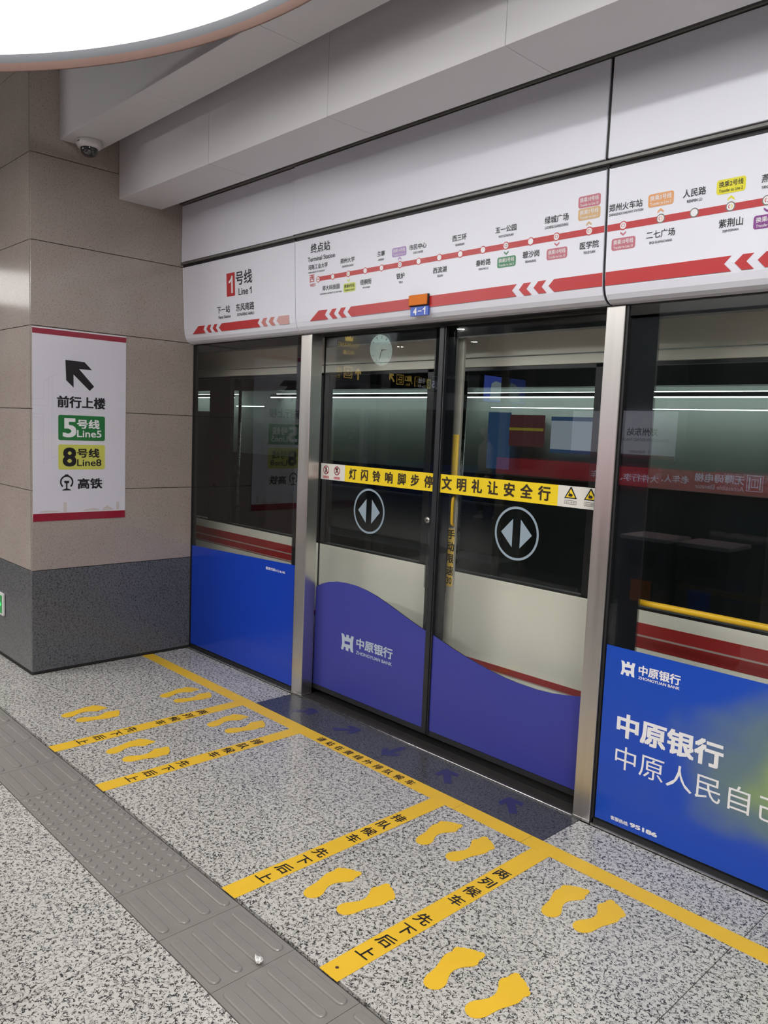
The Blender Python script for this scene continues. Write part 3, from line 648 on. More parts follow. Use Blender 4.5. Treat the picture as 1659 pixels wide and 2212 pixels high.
for x in (3.014, 3.112):
    t0 = plate('warning_triangle', [(x-.032, 1.337), (x+.032, 1.337), (x+.003, 1.387), (x-.003, 1.387)], DG, 'ink', b3, t=.0004)
    plate('triangle_field', [(x-.0235, 1.342), (x+.0235, 1.342), (x, 1.379)], DG, 'yellowband', t0, t=.0003, off=.0005)
    plate('pictogram', [(x-.010, 1.346), (x+.006, 1.345), (x+.011, 1.352), (x+.006, 1.358), (x-.004, 1.359), (x-.004, 1.366), (x-.007, 1.366), (x-.008, 1.357), (x-.011, 1.353)], DG, 'ink', t0, t=.0003, off=.0009)
    fr_ = plate('caption_frame', [(x-.030, 1.312), (x+.030, 1.312), (x+.030, 1.329), (x-.030, 1.329)], DG, 'ink', b3, t=.0003)
    plate('caption_field', [(x-.0285, 1.3135), (x+.0285, 1.3135), (x+.0285, 1.3275), (x-.0285, 1.3275)], DG, 'whiteband', fr_, t=.0002, off=.0004)
    text('当心夹手' if x < 3.05 else '当心缝隙', DG, x-.024, x+.024, 1.3205, .010, 'ink', fr_, off=.0009)
for xc, D, rr in ((1.741, D1, .124), (2.739, D2, .124)):
    ring('symbol_ring', DG, xc, 1.151, rr-.011, rr, 'iconblue', D, n=64)
    for s in (-1, 1): plate('symbol_arrow', [(xc+s*.022, 1.217), (xc+s*.022, 1.085), (xc+s*.087, 1.151)], DG, 'iconblue', D, t=.0008)
lathe('lock_plate', [(0, -.004), (.016, -.004), (.0165, 0), (.0165, .002)], (2.179, DY-.0005, 1.151), 'steelrail', D1, n=24, axis='y')
for a in (0, 60, 120):
    c_, s_ = math.cos(math.radians(a)), math.sin(math.radians(a))
    LFr = frame((2.179, DY-.0047, 1.151), (1, 0, 0), (0, 0, 1))
    plate('lock_slot', [(c_*.012-s_*.0012, s_*.012+c_*.0012), (-c_*.012-s_*.0012, -s_*.012+c_*.0012), (-c_*.012+s_*.0012, -s_*.012-c_*.0012), (c_*.012+s_*.0012, s_*.012-c_*.0012)], LFr, 'stile', bpy.data.objects['lock_plate'], t=.0004)
# track-side strip of the right door with its yellow cover, handle and speed label
SF = frame((0, .1188, 0), (1, 0, 0), (0, 0, 1))
box('release_strip', 2.286, 2.334, .1195, .135, .07, 2.06, 'strip', D2, bev=.002)
box('yellow_cover', 2.292, 2.333, .112, .1195, 1.385, 1.590, 'oldyellow', D2, bev=.003)
tube('release_handle', [(2.322, .119, 1.285), (2.322, .106, 1.272), (2.322, .104, 1.255), (2.322, .104, 1.16), (2.322, .106, 1.147), (2.322, .119, 1.138)], .008, 'barYellow', D2)
lb = plate('speed_label', [(2.290, .829), (2.332, .829), (2.332, 1.120), (2.290, 1.120)], SF, 'oldyellow', D2, t=.0006)
SG = frame((0, .1180, 0), (1, 0, 0), (0, 0, 1))
for c, z in zip('手动限速', (1.091, 1.031, .970, .908)): text(c, SG, 2.295, 2.329, z, .044, 'ink', lb, bold=.02, keep=True)
text('30', SG, 2.294, 2.329, .857, .034, 'ink', lb, bold=.02)
# sill
sl = empty('door_sill', (2.25, .06, 0), 'dark metal door sill with a bright rail along the sliding doors', 'sill')
box('sill_plate', 1.300, 3.195, -.004, .16, -.06, .006, 'sill', sl, bev=.002)
box('sill_groove', 1.311, 3.19, .070, .106, .0055, .0072, 'black', sl)
tube('bright_rail', [(1.235, -.010, .002), (3.225, -.010, .002)], .0045, 'steelrail', sl, n=8)
box('track_guard', -2.4, 7.6, .02, .155, -1.2, -.062, 'darkwall')['kind'] = 'structure'
bpy.data.objects['track_guard'].name = 'wall_platform_edge'

# ================================================================== FLOOR MARKINGS
FZ = frame((0, 0, .0004), (1, 0, 0), (0, 1, 0))
def tapes(name, x0, x1, y0, y1, lab, group, cat='floor marking'):
    r = empty(name, ((x0+x1)/2, (y0+y1)/2, 0), lab, cat, group)
    plate('tape', [(x0, y0), (x1, y0), (x1, y1), (x0, y1)], FZ, 'yellow', r, t=.0008)
    return r
YL0, YL1 = -.364, -.285
g = 'yellow waiting line pieces'
tapes('waiting_line', .002, 1.580, YL0, YL1, 'plain yellow waiting line piece reaching the stone column', g)
yl = tapes('waiting_line', 1.582, 2.819, YL0, YL1, 'yellow waiting line piece with black lettering along the dark threshold', g)
tapes('waiting_line', 2.821, 3.172, YL0, YL1, 'short yellow waiting line piece after the lettered one', g)
tapes('waiting_line', 3.174, 7.2, YL0, YL1, 'plain yellow waiting line piece in front of the bank advert', g)
for i, c in enumerate('请站在黄线外排队候车'): text(c, FZ, 1.886-.025+.0709*i, 1.886+.025+.0709*i, -.3265, .043, 'brownink', yl, bold=.018, keep=True, off=.0016)
ys = (-.603, -.688, -.772, -.856, -1.020, -1.103, -1.190, -1.276)
for xc, s, lab in ((1.181, '两列候车先下后上', 'yellow queue tape starting with 两列, nearest the stone column'), (1.712, '排队候车先下后上', 'yellow queue tape starting with 排队, second from the stone column'),
                   (2.732, '排队候车先下后上', 'yellow queue tape starting with 排队, third from the stone column'), (3.268, '两列候车先下后上', 'yellow queue tape starting with 两列, farthest from the stone column')):
    r = tapes('queue_tape', xc-.041, xc+.041, TA+.003, YL0-.0005, lab, 'yellow queue tapes')
    for c, y in zip(s, ys): text(c, FZ, xc-.03, xc+.03, y, .053, 'ink', r, bold=.015, keep=True, off=.0016)
    if xc > 3: plate('scuff', circ(.006, 10, (3.262, -1.388)), frame((0, 0, .0013), (1, 0, 0), (0, 1, 0)), 'dot', r, t=.0003)
FOOT = [(-.044, -.093), (-.053, -.08), (-.055, -.061), (-.05, -.044), (-.038, -.024), (-.029, -.004), (-.027, .017), (-.031, .035), (-.041, .054), (-.054, .072), (-.057, .089), (-.048, .107), (-.049, .124), (-.045, .14), (-.035, .145), (-.025, .14), (-.02, .134), (-.013, .136), (-.005, .132), (-.002, .129), (.004, .129), (.01, .123), (.014, .119), (.02, .119), (.025, .115), (.029, .107), (.035, .106), (.039, .101), (.04, .089), (.037, .08), (.034, .075), (.038, .057), (.038, .043), (.032, .023), (.025, .003), (.018, -.018), (.015, -.04), (.012, -.065), (.006, -.082), (-.004, -.095), (-.017, -.101), (-.032, -.1)]
def foot_mesh(flip):
    pts = [(-a if flip else a, b) for a, b in FOOT]
    if not flip: pts = pts
    n = len(pts); area = sum(pts[i][0]*pts[(i+1) % n][1]-pts[(i+1) % n][0]*pts[i][1] for i in range(n))
    if area < 0: pts = pts[::-1]
    me = bpy.data.meshes.new('footprint'); v = [(a, b, .0016) for a, b in pts]+[(a, b, .0003) for a, b in pts]
    me.from_pydata(v, [], [tuple(range(n))]+[((i+1) % n, i, i+n, (i+1) % n+n) for i in range(n)]); me.materials.append(M['yellow']); return me
FMS = (foot_mesh(True), foot_mesh(False))
P_ = [('between the stone column and the nearest queue tape, row closer to the doors', (.794, -.560), (.963, -.540)), ('between the stone column and the nearest queue tape, row closer to the grey tactile strip', (.766, -1.122), (.921, -1.089)),
      ('between the two queue tapes by the left post, row closer to the doors', (1.350, -.582), (1.527, -.557)), ('between the two queue tapes by the left post, row closer to the grey tactile strip', (1.356, -1.142), (1.534, -1.123)),
      ('between the two queue tapes by the right post, row closer to the doors', (2.897, -.583), (3.098, -.581)), ('between the two queue tapes by the right post, row closer to the grey tactile strip', (2.893, -1.136), (3.084, -1.11)),
      ('beyond the last queue tape facing the bank advert, row closer to the doors', (3.494, -.588), (3.657, -.578)), ('beyond the last queue tape facing the bank advert, row closer to the grey tactile strip', (3.471, -1.144), (3.670, -1.138))]
SH = {0: 'yellow left footprint %s', 1: 'yellow right footprint %s'}
short = {0: 'between stone column and first queue tape, near the doors', 1: 'between stone column and first queue tape, by the tactile strip', 2: 'between first and second queue tapes, near the doors', 3: 'between first and second queue tapes, by the tactile strip',
         4: 'between third and fourth queue tapes, near the doors', 5: 'between third and fourth queue tapes, by the tactile strip', 6: 'past the fourth queue tape, near the doors', 7: 'past the fourth queue tape, by the tactile strip'}
for i, (_, a, b) in enumerate(P_):
    for k, q in enumerate((a, b)):
        o = link_mesh('footprint', FMS[k], None, Vector((q[0], q[1], 0))); o.rotation_euler.z = 0
        props(o, SH[k] % short[i], 'floor marking', 'yellow footprints')
def arrow(cx_, cy_, ang, lab, s=1.0):
    a = math.radians(ang); c, sn = math.cos(a), math.sin(a)
    pts = [(-.078, -.018), (.018, -.018), (-.010, -.046), (.022, -.056), (.078, 0), (.022, .056), (-.010, .046), (.018, .018), (-.078, .018)]
    o = plate('floor_arrow', [(cx_+s*(x*c-y*sn), cy_+s*(x*sn+y*c)) for x, y in pts], FZ, 'arrowblue', None, t=.0006)
    props(o, lab, 'floor marking', 'dark blue arrows on the threshold')
arrow(1.515, -.137, 46, 'dark blue arrow on the threshold nearest the left post')
arrow(1.868, -.130, 46, 'dark blue arrow on the threshold, second from the left post')
arrow(2.222, -.140, 268, 'dark blue arrow on the threshold pointing away from the doors')
arrow(2.583, -.137, 134, 'dark blue arrow on the threshold, next to last before the right post')
arrow(2.955, -.137, 134, 'dark blue arrow on the threshold nearest the right post')
# crumpled paper
random.seed(3)
bm = bmesh.new(); bmesh.ops.create_icosphere(bm, subdivisions=3, radius=.012)
for v in bm.verts:
    n_ = v.co.normalized(); v.co *= 1+.28*math.sin(9*n_.x+3)*math.sin(11*n_.y+1)*math.sin(8*n_.z)+random.uniform(-.1, .1); v.co.z *= .6
vs = [v.co+Vector((3.1, -1.556, .0135)) for v in bm.verts]; lo_ = min(v.z for v in vs); vs = [v-Vector((0, 0, lo_-.0064)) for v in vs]
vs = [v+Vector((-.009, .002, .014))*max(0, 1-(v-Vector((3.088, -1.558, .013))).length/.007) for v in vs]
props(add('crumpled_wrapper', vs, [tuple(v.index for v in f.verts) for f in bm.faces], 'foil'), 'tiny crumpled silver wrapper lying on a raised bar of the tactile strip', 'litter'); bm.free()

# ================================================================== WALL SIGN, EXIT LAMP, DOME CAMERA
WS = frame((.0035, 0, 0), (0, 1, 0), (0, 0, 1)); WT = frame((.0041, 0, 0), (0, 1, 0), (0, 0, 1))
sg = empty('wall_sign', (.002, -.785, .957), 'white wayfinding poster with arrow, green Line5 and yellow Line8 badges', 'sign')
box('sign_sheet', 0.0004, .0035, -1.083, -.495, .957, 2.125, 'signwhite', sg)
plate('red_border', [(-1.083, 2.086), (-.495, 2.086), (-.495, 2.118), (-1.083, 2.118)], WS, 'signred', sg)
plate('red_border', [(-1.083, .957), (-.495, .957), (-.495, 1.004), (-1.083, 1.004)], WS, 'signred', sg)
plate('arrow_print', [(-.886, 1.944), (-.767, 1.940), (-.719, 1.894), (-.801, 1.895), (-.705, 1.793), (-.734, 1.765), (-.836, 1.859), (-.835, 1.779), (-.881, 1.821)], WS, 'ink', sg)
text('前行上楼', WS, -.937, -.632, 1.690, .072, 'ink', sg, bold=.035)
for z0, z1, mt, ink, n in ((1.454, 1.609, 'green', 'white', '5'), (1.273, 1.428, 'lime', 'ink', '8')):
    p = plate('line_badge', rrect(-.930, -.634, z0, z1, .012), WS, mt, sg)
    text(n, WS, -.903, -.818, (z0+z1)/2, .118, ink, p, bold=.03, off=.0011)
    text('号线', WS, -.814, -.669, z0+.103, .058, ink, p, bold=.03, off=.0011)
    text('Line'+n, WS, -.814, -.657, z0+.043, .044, ink, p, bold=.015, off=.0011)
text('高铁', WS, -.810, -.650, 1.184, .067, 'ink', sg, bold=.03)
e_ = ring('rail_emblem', WS, -.8785, 1.196, .032, .042, 'ink', sg, a0=-50, a1=230, n=36)
plate('emblem_rail', [(-.908, 1.143), (-.849, 1.143), (-.856, 1.149), (-.874, 1.155), (-.874, 1.186), (-.864, 1.190), (-.862, 1.203), (-.895, 1.203), (-.893, 1.190), (-.883, 1.186), (-.883, 1.155), (-.901, 1.149)], WS, 'ink', sg, t=.0009)
plate('emblem_cap', [(-.892, 1.236), (-.865, 1.236), (-.870, 1.243), (-.887, 1.243)], WS, 'ink', sg, t=.0009)
for pts in ([(-.899, 1.010), (-.878, 1.010), (-.878, 1.068), (-.899, 1.068)], [(-.556, 1.010), (-.536, 1.010), (-.536, 1.062), (-.556, 1.062)], [(-.652, 1.010), (-.578, 1.010), (-.590, 1.026), (-.604, 1.032), (-.615, 1.043), (-.626, 1.032), (-.640, 1.026)], [(-.776, 1.010), (-.662, 1.010), (-.680, 1.022), (-.720, 1.026), (-.760, 1.019)], [(-1.05, 1.010), (-.91, 1.010), (-.93, 1.016), (-1.0, 1.022), (-1.04, 1.018)]):
    plate('skyline_print', pts, WS, 'beige', sg, t=.0005)
def outline(pts, w=.0022):
    for i in range(len(pts)-1):
        a, b = Vector(pts[i]), Vector(pts[i+1]); d = (b-a).normalized(); n_ = Vector((-d.y, d.x))*w/2
        GH.put([WS(*(a-n_), .0004), WS(*(b-n_), .0004), WS(*(b+n_), .0004), WS(*(a+n_), .0004)], [(0, 1, 2, 3)])
GH = MB()
outline([(-1.083, 1.70), (-1.02, 1.70), (-1.015, 1.80), (-.985, 1.83), (-.925, 1.86)]); outline([(-1.083, 1.66), (-.99, 1.66), (-.985, 1.82)]); outline([(-.965, 1.84), (-.968, 1.34)]); outline([(-1.083, 1.61), (-1.03, 1.61), (-1.02, 1.59), (-1.02, 1.31), (-.93, 1.36)])
outline([(-1.083, 1.59), (-1.045, 1.59), (-1.035, 1.575), (-1.035, 1.475), (-1.05, 1.455), (-1.083, 1.455)]); outline([(-.93, 1.655), (-.80, 1.652), (-.795, 1.61)]); outline([(-.92, 1.72), (-.89, 1.64), (-.77, 1.64)])
GH.build('building_outline', 'ghost', sg)
# exit lamp low on the column
ex = empty('exit_lamp', (-.62, -1.095, .277), 'small green running-man exit lamp low on the dark stone base', 'exit sign')
box('lamp_frame', -.77, -.474, -1.106, -1.090, .277, .430, 'camwhite', ex, bev=.010)
box('lamp_face', -.752, -.490, -1.1075, -1.1055, .294, .413, 'exitgreen', ex)
XF = frame((0, -1.1078, 0), (1, 0, 0), (0, 0, 1))
plate('direction_print', [(-.590, .345), (-.530, .345), (-.530, .330), (-.498, .353), (-.530, .376), (-.530, .361), (-.590, .361)], XF, 'exitlit', ex)
plate('runner_print', [(-.66, .39), (-.64, .39), (-.635, .365), (-.615, .355), (-.62, .348), (-.645, .355), (-.645, .335), (-.625, .315), (-.635, .310), (-.655, .328), (-.680, .315), (-.690, .320), (-.665, .342), (-.67, .362), (-.69, .355), (-.695, .362)], XF, 'exitlit', ex)
# dome camera
dc = empty('dome_camera', (.122, -.792, 3.16), 'white dome security camera under the upper soffit beam by the column', 'camera')
lathe('camera_housing', [(0, 3.227), (.070, 3.227), (.073, 3.215), (.072, 3.200), (.064, 3.186), (.056, 3.180), (.050, 3.181), (.0, 3.185)], (.122, -.792, 0), 'camwhite', dc, n=40)
lathe('smoked_dome', [(.050, 3.182), (.050, 3.174), (.046, 3.158), (.038, 3.146), (.026, 3.137), (.013, 3.133), (.0005, 3.132)], (.122, -.792, 0), 'camdome', dc, n=32)
box('brand_mark', .120, .150, -.8655, -.861, 3.203, 3.209, 'trim', dc)

# ================================================================== CEILING LIGHTS
def pan(cx_, cy_, lab):
    r = empty('ceiling_light', (cx_, cy_, 3.18), lab, 'ceiling light', 'big round luminous ceiling lights')
    R = 2.556; n = 160
    add('luminous_disc', [(cx_+R*math.cos(2*math.pi*i/n), cy_+R*math.sin(2*math.pi*i/n), 3.25) for i in range(n)], [tuple(reversed(range(n)))], 'pan', r)
    lathe('lamp_rim', [(R-.001, 3.254), (R, 3.247), (R+.001, 3.214), (R+.002, 3.213), (R+.002, 3.178), (R+.008, 3.176), (R+.012, 3.20), (R+.012, 3.25), (R+.008, 3.30)], (cx_, cy_, 0), None, r, n=n, mats=['panrim', 'panpink'], ks=[0, 0, 0, 1, 1, 0, 0, 0])
    lathe('lamp_back', [(0.001, 3.38), (R*.8, 3.37), (R+.008, 3.30)], (cx_, cy_, 0), 'panrim', r, n=n)
    for a in (45, 135, 225, 315):
        x, y = cx_+1.4*math.cos(math.radians(a)), cy_+1.4*math.sin(math.radians(a)); tube('hanger_rod', [(x, y, 3.36), (x, y, 3.95)], .008, 'trim', r, n=8)
pan(2.463, -3.502, 'big round luminous ceiling light with grey rim, cut by the picture top')
pan(-6.9, -3.502, 'big round luminous ceiling light beyond the stone column')
pan(8.4, -3.502, 'big round luminous ceiling light behind the photographer')
for x, lab in ((-2.2, 'added out-of-view strip light past the stone column'), (6.6, 'added out-of-view strip light between the two round lights'), (9.8, 'added out-of-view strip light behind the photographer')):  # made-up fixtures, placed for beam shading and highlights on the tactile relief
    for y, dz in (((-4.6, -.72),) if x < 5 else ((-3.0, 0),)):
        r = empty('added_strip_light', (x, y, 3.86+dz), lab, 'ceiling light', 'added strip lights out of view')
        box('added_strip_housing', x-1.5, x+1.5, y-.16, y+.16, 3.885+dz, 3.949+dz, 'camwhite', r, bev=.01)
        if dz:
            for q in (-1.1, 1.1): tube('hanger_rod', [(x+q, y, 3.94+dz), (x+q, y, 3.95)], .008, 'trim', r, n=8)
        box('added_strip_diffuser', x-1.47, x+1.47, y-.13, y+.13, 3.86+dz, 3.884+dz, 'addedstrip', r)
for x, y in ((-4.9, -8.2), (-6.0, -9.9), (-4.8, -9.9), (-2.3, -8.0), (-8.2, -8.2), (-8.2, -9.9)):
    r = empty('downlight', (x, y, 3.47), 'small round recessed downlight in the lower ceiling', 'ceiling light', 'recessed downlights of the lower ceiling')
    lathe('downlight_ring', [(.075, 3.5), (.09, 3.498), (.09, 3.49), (.075, 3.487)], (x, y, 0), 'camwhite', r, n=24)
    add('downlight_glow', [(x+.076*math.cos(2*math.pi*i/20), y+.076*math.sin(2*math.pi*i/20), 3.489) for i in range(20)], [tuple(reversed(range(20)))], 'downlight', r)

# ================================================================== TRAIN
tr = empty('metro_train', (2.2, 1.7, -1.1), 'cream metro train with black window band and red stripe behind the glass', 'train')
TY = .300
def tp(name, x0, x1, z0, z1, mat, y0=TY, y1=TY+.03, bev=0): return box(name, x0, x1, y0, y1, z0, z1, mat, tr, bev=bev)
XL, XR = -6.0, 8.0
DX0, DX1 = .97, 3.10
# lower side, split by the door opening
for a, b in ((XL, DX0), (DX1, XR)):
    tp('side_panel', a, b-.002, -.95, .700, 'cream'); tp('side_panel', a, b-.002, .812, .868, 'cream')
    tp('red_stripe', a, b-.002, .702, .812, 'trainred', TY-.001)
    m = MB(); m.box(a, b-.002, TY-.0022, TY-.0008, .752, .760); 
    if a < 0: m.box(a, b-.002, TY-.0022, TY-.0008, .706, .712)
    m.build('pale_stripe', 'paleline', tr)
# doors
for a, b in ((DX0+.004, 2.033), (2.037, DX1-.004)):
    d = tp('door_leaf', a, b, -.05, .868, 'cream', TY-.006, bev=.004)
    box('red_stripe', a+.002, b-.002, TY-.0075, TY-.006, .402, .434, 'trainred', d)
    box('pale_stripe', a+.002, b-.002, TY-.0075, TY-.006, .396, .401, 'paleline', d)
# window band: pillars and panes
WZ0, WZ1 = .868, 1.932
pill = [(-6, -5.7), (-4.2, -3.9), (-2.5, -2.2), (-.28, .0), (.80, 1.10), (1.93, 2.14), (2.96, 3.22), (5.1, 5.4), (7.7, 8)]
for a, b in pill: tp('window_pillar', a, b, WZ0, WZ1, 'trainblack')
for (a0, a1), (b0, b1) in zip(pill[:-1], pill[1:]):
    tp('window_glass', a1, b0, WZ0, WZ1, 'trainglass', TY+.004, TY+.012)
m = MB()
m.box(XL, XR, TY, TY+.03, WZ0, WZ0+.012); m.box(XL, XR, TY, TY+.03, WZ1-.015, WZ1); m.build('window_seal', 'trainblack', tr)
tp('upper_panel', XL, XR, 1.934, 1.978, 'cream', TY-.006, bev=.004); tp('upper_panel', XL, XR, 1.984, 2.45, 'cream')
m = MB(); pr_ = [(TY, 2.45), (TY+.12, 2.70), (TY+.45, 2.86), (1.7, 2.92), (2.95, 2.86), (3.28, 2.6), (3.30, -.95), (3.27, -.95), (3.25, 2.6), (2.9, 2.82), (1.7, 2.88), (TY+.48, 2.82), (TY+.15, 2.67), (TY+.03, 2.45)]
n_ = len(pr_); m.put([(x, y, z) for x in (XL, XR) for y, z in pr_], [(i, (i+1) % n_, (i+1) % n_+n_, i+n_) for i in range(n_)]); m.build('roof_shell', 'cream', tr)
for x in (XL, XR-.03): box('end_wall', x, x+.03, TY, 3.28, -.95, 2.88, 'traingrey', tr)
# interior
box('car_floor', XL, XR, TY+.03, 3.25, -.06, 0, 'traindark', tr)
box('inner_ceiling', XL, XR, TY+.35, 2.95, 2.18, 2.22, 'traindark', tr)
box('far_side', XL, XR, 3.05, 3.10, 1.22, 2.6, 'traingrey', tr); box('far_side', XL, XR, 3.05, 3.10, 0, 1.218, 'traindark', tr)
for a, b in ((-5.4, -4.3), (4.6, 5.8)): box('far_window', a, b, 3.035, 3.05, .85, 1.75, 'trainblack', tr)
for x0, x1 in ((XL, -3.95), (-3.1, -.25), (-.05, XR)):
    box('led_strip', x0, x1, 2.86, 2.90, 1.928, 1.934, 'led', tr); box('led_strip', x0, x1, 2.95, 2.97, 1.975, 1.979, 'led', tr); box('led_cover', x0, x1, 2.86, 2.90, 1.935, 1.968, 'shell', tr)
box('cantrail_panel', XL, XR, 2.905, 3.05, 2.02, 2.18, 'traindark', tr)
box('led_strip', .32, XR, 2.86, 2.875, 1.836, 1.841, 'led', tr); box('led_strip', -3.85, -3.25, 2.86, 2.875, 1.818, 1.824, 'led', tr)
a_ = box('advert_panel', .90, 1.45, 2.98, 3.0, 1.46, 1.77, 'adlit', tr); box('advert_border', .90, 1.45, 2.975, 2.98, 1.735, 1.77, 'adblue', a_); box('advert_border', .90, 1.45, 2.975, 2.98, 1.46, 1.49, 'adblue', a_)
a_ = box('advert_panel', .45, .82, 2.98, 3.0, 1.50, 1.78, 'adred', tr); box('advert_border', .45, .82, 2.975, 2.98, 1.64, 1.665, 'adyellow', a_)
box('advert_panel', .20, .45, 2.98, 3.0, 1.28, 1.80, 'adblue', tr)
for x in (-4, -2, -.6, 1.0, 3.4, 5): tube('grab_pole', [(x, 1.7, 0), (x, 1.7, 2.19)], .016, 'steelrail', tr, n=10)
for a, b in ((-2.1, .6), (3.3, 5.2)): m = MB(); m.box(a, b, 2.62, 3.03, .40, .46, bev=.015); m.box(a, b, 2.97, 3.04, .46, .95, bev=.02); m.build('bench_seat', 'traindark', tr)

# ================================================================== THINGS SEEN ONLY AS REFLECTIONS IN THE GLASS
XP = lambda x: frame((x, 0, 0), (0, 1, 0), (0, 0, 1))
cs = empty('platform_clock', (-3.1, -3.98, 2.44), 'black hanging clock box with gold lettering and a pale round dial', 'clock')
box('clock_housing', -3.2, -3.0, -4.72, -3.3, 2.42, 3.12, 'stile', cs, bev=.01)
for y in (-4.4, -3.6): tube('hanger_rod', [(-3.1, y, 3.1), (-3.1, y, 3.95)], .015, 'trim', cs, n=8)
CF = XP(-2.998)
dl = plate('dial', circ(.205, 40, (-4.42, 2.66)), CF, 'clockface', cs, t=.004)
for i in range(12):
    a = math.radians(30*i); c_, s_ = math.cos(a), math.sin(a)
    plate('hour_mark', [(-4.42+c_*.155-s_*.004, 2.66+s_*.155+c_*.004), (-4.42+c_*.155+s_*.004, 2.66+s_*.155-c_*.004), (-4.42+c_*.19+s_*.004, 2.66+s_*.19-c_*.004), (-4.42+c_*.19-s_*.004, 2.66+s_*.19+c_*.004)], CF, 'ink', dl, t=.002, off=.0045)
for L_, ang, w_ in ((.11, 170, .010), (.165, 285, .007)):
    a = math.radians(ang); c_, s_ = math.cos(a), math.sin(a)
    plate('clock_hand', [(-4.42-s_*w_, 2.66+c_*w_), (-4.42+s_*w_, 2.66-c_*w_), (-4.42+c_*L_, 2.66+s_*L_)], CF, 'ink', dl, t=.002, off=.006)
text('TIANWANG', CF, -4.02, -3.66, 2.665, .060, 'gold', cs, off=.002)
text('天王表', CF, -3.94, -3.74, 2.575, .055, 'gold', cs, bold=.02, off=.002)
plate('crown_print', [(-3.90, 2.72), (-3.78, 2.72), (-3.765, 2.785), (-3.80, 2.755), (-3.815, 2.80), (-3.84, 2.76), (-3.865, 2.80), (-3.88, 2.755), (-3.915, 2.785)], CF, 'gold', cs, t=.002)
def exit_icon(fr, y, z, s, rot, parent, mat='gold'):
    o = MB()
    for p in ([(-1, -1), (1, -1), (1, -.86), (-1, -.86)], [(-1, .86), (1, .86), (1, 1), (-1, 1)], [(-1, -1), (-.86, -1), (-.86, 1), (-1, 1)], [(.86, -1), (1, -1), (1, 1), (.86, 1)]):
        o.put([fr(y+s*a, z+s*b, .002) for a, b in p], [(0, 1, 2, 3)])
    c_, sn = math.cos(math.radians(rot)), math.sin(math.radians(rot))
    for p in ([(-.6, -.6), (.6, -.6), (.6, -.45), (-.6, -.45)], [(-.6, -.6), (-.45, -.6), (-.45, .3), (-.6, .3)], [(.45, -.6), (.6, -.6), (.6, .3), (.45, .3)], [(-.1, -.3), (.1, -.3), (.1, .2), (-.1, .2)], [(-.3, .2), (.3, .2), (0, .7), (0, .7)]):
        o.put([fr(y+s*(a*c_-b*sn), z+s*(a*sn+b*c_), .002) for a, b in p], [(0, 1, 2, 3)])
    o.build('exit_pictogram', mat, parent)
def arrow_print(fr, y, z, s, rot, parent):
    c_, sn = math.cos(math.radians(rot)), math.sin(math.radians(rot))
    plate('arrow_print', [(y+s*(a*c_-b*sn), z+s*(a*sn+b*c_)) for a, b in ((-.18, -1), (.18, -1), (.18, .2), (.7, -.1), (.7, .35), (0, 1), (-.7, .35), (-.7, -.1), (-.18, .2))], fr, 'gold', parent, t=.002)
EF = XP(-4.998)
s1 = empty('exit_sign', (-5.05, -5.6, 2.37), 'black hanging sign with a gold up arrow and exit symbol', 'sign', 'black hanging exit signs')
box('sign_box', -5.1, -5.0, -6.33, -4.7, 2.35, 2.62, 'stile', s1, bev=.008)
arrow_print(EF, -5.80, 2.49, .095, 0, s1); exit_icon(EF, -5.58, 2.50, .09, 0, s1); text('出口', EF, -5.44, -5.16, 2.53, .10, 'gold', s1, bold=.02, off=.002); text('Exit', EF, -5.40, -5.22, 2.43, .05, 'gold', s1, off=.002)
s2 = empty('exit_sign', (-5.05, -7.4, 2.33), 'black hanging sign with gold exit symbol and the yellow 8 badge', 'sign', 'black hanging exit signs')
box('sign_box', -5.1, -5.0, -8.6, -6.42, 2.32, 2.58, 'stile', s2, bev=.008)
arrow_print(EF, -6.58, 2.49, .09, -40, s2); exit_icon(EF, -6.78, 2.47, .085, -90, s2)
text('出口', EF, -7.06, -6.90, 2.50, .09, 'gold', s2, bold=.02, off=.002); text('Exit', EF, -7.02, -6.92, 2.40, .045, 'gold', s2, off=.002)
plate('divider', [(-7.155, 2.37), (-7.145, 2.37), (-7.145, 2.54), (-7.155, 2.54)], EF, 'gold', s2, t=.002)
text('号线', EF, -7.42, -7.24, 2.49, .085, 'signlit', s2, bold=.01, off=.002); text('Line 5/8', EF, -7.42, -7.24, 2.39, .045, 'signlit', s2, off=.002)
p = plate('line_badge', [(-7.56, 2.36), (-7.46, 2.36), (-7.46, 2.53), (-7.56, 2.53)], EF, 'signyellow', s2, t=.002); text('8', EF, -7.545, -7.475, 2.445, .12, 'ink', p, bold=.02, off=.003)
text('5', EF, -7.665, -7.59, 2.445, .12, 'signlit', s2, bold=.02, off=.002); text('换乘', EF, -7.95, -7.72, 2.48, .09, 'signlit', s2, off=.002); text('Transfer to', EF, -7.97, -7.70, 2.39, .04, 'signlit', s2, off=.002)
for s_, ys_ in ((s1, (-6.1, -5.45)), (s2, (-8.2, -6.8))):
    for y in ys_: tube('hanger_rod', [(-5.05, y, 2.6), (-5.05, y, 3.95 if y > -6.55 else 3.5)], .012, 'trim', s_, n=8)
ps = empty('hanging_screen', (-5.05, -9.5, 2.22), 'lit blue advertising screen hanging past the exit signs', 'screen')
box('screen_case', -5.1, -5.0, -9.97, -9.05, 2.20, 2.74, 'stile', ps, bev=.006); plate('screen_image', [(-9.95, 2.22), (-9.07, 2.22), (-9.07, 2.72), (-9.95, 2.72)], EF, 'poster', ps, t=.002)
plate('screen_picture', [(-9.78, 2.26), (-9.26, 2.26), (-9.30, 2.58), (-9.44, 2.63), (-9.62, 2.60), (-9.74, 2.50)], EF, 'posterwhite', ps, t=.003)
for y in (-9.8, -9.2): tube('hanger_rod', [(-5.05, y, 2.73), (-5.05, y, 3.5)], .012, 'trim', ps, n=8)
